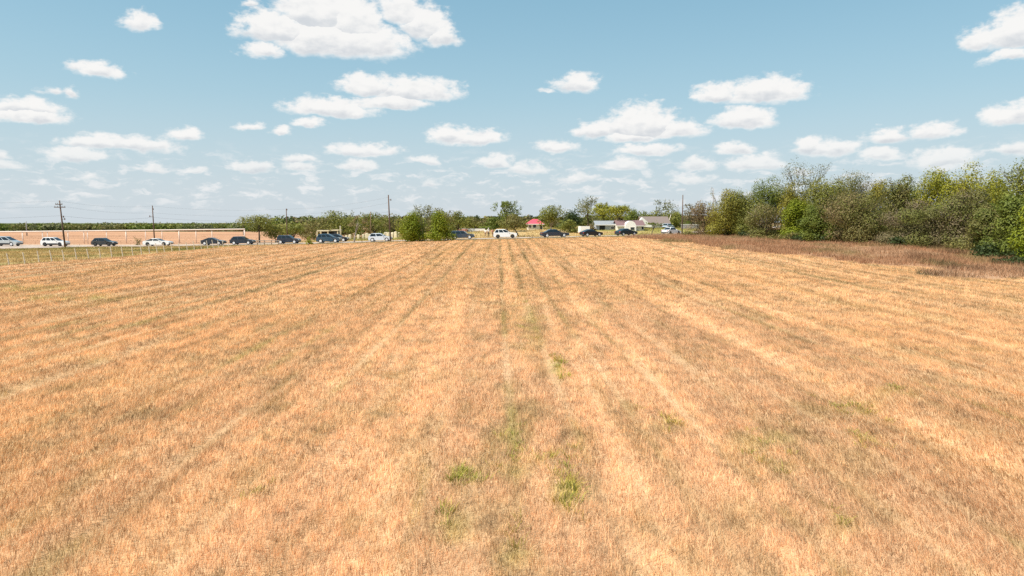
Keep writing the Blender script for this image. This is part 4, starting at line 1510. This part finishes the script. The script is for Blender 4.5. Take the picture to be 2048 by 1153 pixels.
# ------------------------------------------------------------------ people
def skin_mesh(name, verts, edges, radii, mat, parent, rootv=0, sub=1):
    me = bpy.data.meshes.new(name)
    me.from_pydata(verts, edges, [])
    o = bpy.data.objects.new(name, me)
    COL.objects.link(o)
    o.parent = parent
    sk = o.modifiers.new('skin', 'SKIN')
    if not me.skin_vertices:
        me.skin_vertices.new(name='')
    for i, r in enumerate(radii):
        d = me.skin_vertices[0].data[i]
        d.radius = (r, r) if not isinstance(r, tuple) else r
        d.use_root = i == rootv
    s = o.modifiers.new('sub', 'SUBSURF')
    s.levels = s.render_levels = sub
    dg = bpy.context.evaluated_depsgraph_get()
    dg.update()
    m2 = bpy.data.meshes.new_from_object(o.evaluated_get(dg))
    o.modifiers.clear()
    m2.materials.clear()
    m2.materials.append(mat)
    m2.polygons.foreach_set('use_smooth', [True] * len(m2.polygons))
    m2.name = name
    o.data = m2
    return o


def person(label, px, Y, rz, shirt, trousers, cap=None, arm=0.0, ht=1.72):
    x, y, z = at(px, Y)
    root = thing('person', label, 'person', (x, y, z + .07), rz, 'people standing beside the road')
    k = ht / 1.72
    V, E, Rd = [], [], []

    def v(p, r, par=None):
        V.append(tuple(c * k for c in p))
        Rd.append(r * k if not isinstance(r, tuple) else tuple(q * k for q in r))
        if par is not None:
            E.append((par, len(V) - 1))
        return len(V) - 1
    pel = v((0, 0, .95), (.15, .10))
    ch = v((0, .01, 1.25), (.165, .105), pel)
    sh = v((0, .01, 1.40), (.12, .08), ch)
    nk = v((0, 0, 1.48), .052, sh)
    hd = v((0, -.015, 1.58), (.075, .085), nk)
    tp = v((0, -.005, 1.68), (.06, .07), hd)
    v((0, -.10, 1.59), .014, hd)
    for s in (-1, 1):
        v((s * .085, 0, 1.59), .014, hd)
        a = v((s * .19, .01, 1.38), .055, sh)
        b = v((s * (.24 + .1 * arm), .0 - .12 * arm, 1.12 + .02 * arm), .042, a)
        c = v((s * (.25 - .05 * arm), -.06 - .22 * arm, .88 + .22 * arm), .03, b)
        h = v((s * (.25 - .06 * arm), -.08 - .26 * arm, .81 + .22 * arm), (.036, .018), c)
        for q, (fx_, ln) in enumerate(((-.03, .075), (-.01, .09), (.01, .085), (.03, .065))):
            f0 = v((s * .25 + fx_, -.09 - .27 * arm, .76 + .22 * arm), .009, h)
            v((s * .25 + fx_, -.105 - .30 * arm, .76 - ln * .7 + .22 * arm), .008, f0)
        t0 = v((s * .25 - s * .045, -.10 - .27 * arm, .79 + .22 * arm), .010, h)
        v((s * .25 - s * .055, -.12 - .29 * arm, .75 + .22 * arm), .009, t0)
        hp = v((s * .09, 0, .88), .085, pel)
        kn = v((s * .10, -.02, .50), .058, hp)
        an = v((s * .105, .02, .09), .04, kn)
        v((s * .11, -.13, .035), .035, an)
    skin_mesh('body', V, E, Rd, M['skin'], root)
    # clothes over the body
    V, E, Rd = [], [], []
    a0 = v((0, 0, .92), (.17, .125))
    a1 = v((0, .01, 1.22), (.185, .125), a0)
    a2 = v((0, .01, 1.40), (.13, .095), a1)
    for s in (-1, 1):
        a = v((s * .20, .01, 1.38), .072, a2)
        v((s * (.235 + .08 * arm), -.10 * arm, 1.16), .06, a)
    skin_mesh('shirt', V, E, Rd, M[shirt], root)
    V, E, Rd = [], [], []
    a0 = v((0, 0, .97), (.165, .12))
    for s in (-1, 1):
        a = v((s * .095, 0, .82), .10, a0)
        b = v((s * .10, -.02, .50), .075, a)
        v((s * .105, .02, .12), .06, b)
    skin_mesh('trousers', V, E, Rd, M[trousers], root)
    m = MB()
    ring = []
    n = 14
    for (zz, q) in ((1.58, 1.0), (1.64, 1.0), (1.70, .82), (1.745, .45)):
        for i in range(n):
            w = 2 * math.pi * i / n
            ring.append((.088 * q * math.cos(w) * k, (.012 + .10 * q * math.sin(w)) * k, (zz + (.05 if math.sin(w) < -.3 and zz < 1.6 else 0)) * k))
    fs = [(i * n + j, i * n + (j + 1) % n, (i + 1) * n + (j + 1) % n, (i + 1) * n + j) for i in range(3) for j in range(n)]
    fs.append(tuple(range(3 * n, 4 * n)))
    m.add(ring, fs)
    if cap:
        m.box((0, -.13 * k, 1.63 * k), (.15 * k, .12 * k, .015 * k))
        m.build('cap', M[cap], root)
    else:
        m.build('hair', M['hair'], root)
    return root


person('person in white cap, pale shirt and dark trousers, the middle of three beside the road', 977, 137, .2, 'shirt_white', 'trouser_dark', 'shirt_white', .6, 1.86)
person('person in white shirt and tan trousers left of the one in dark trousers', 971, 138, -.3, 'shirt_white', 'trouser_tan', None, .2, 1.68)
person('person in a pink orange shirt right of the one in dark trousers', 985, 138.5, .5, 'shirt_pink', 'trouser_tan', None, .8, 1.66)
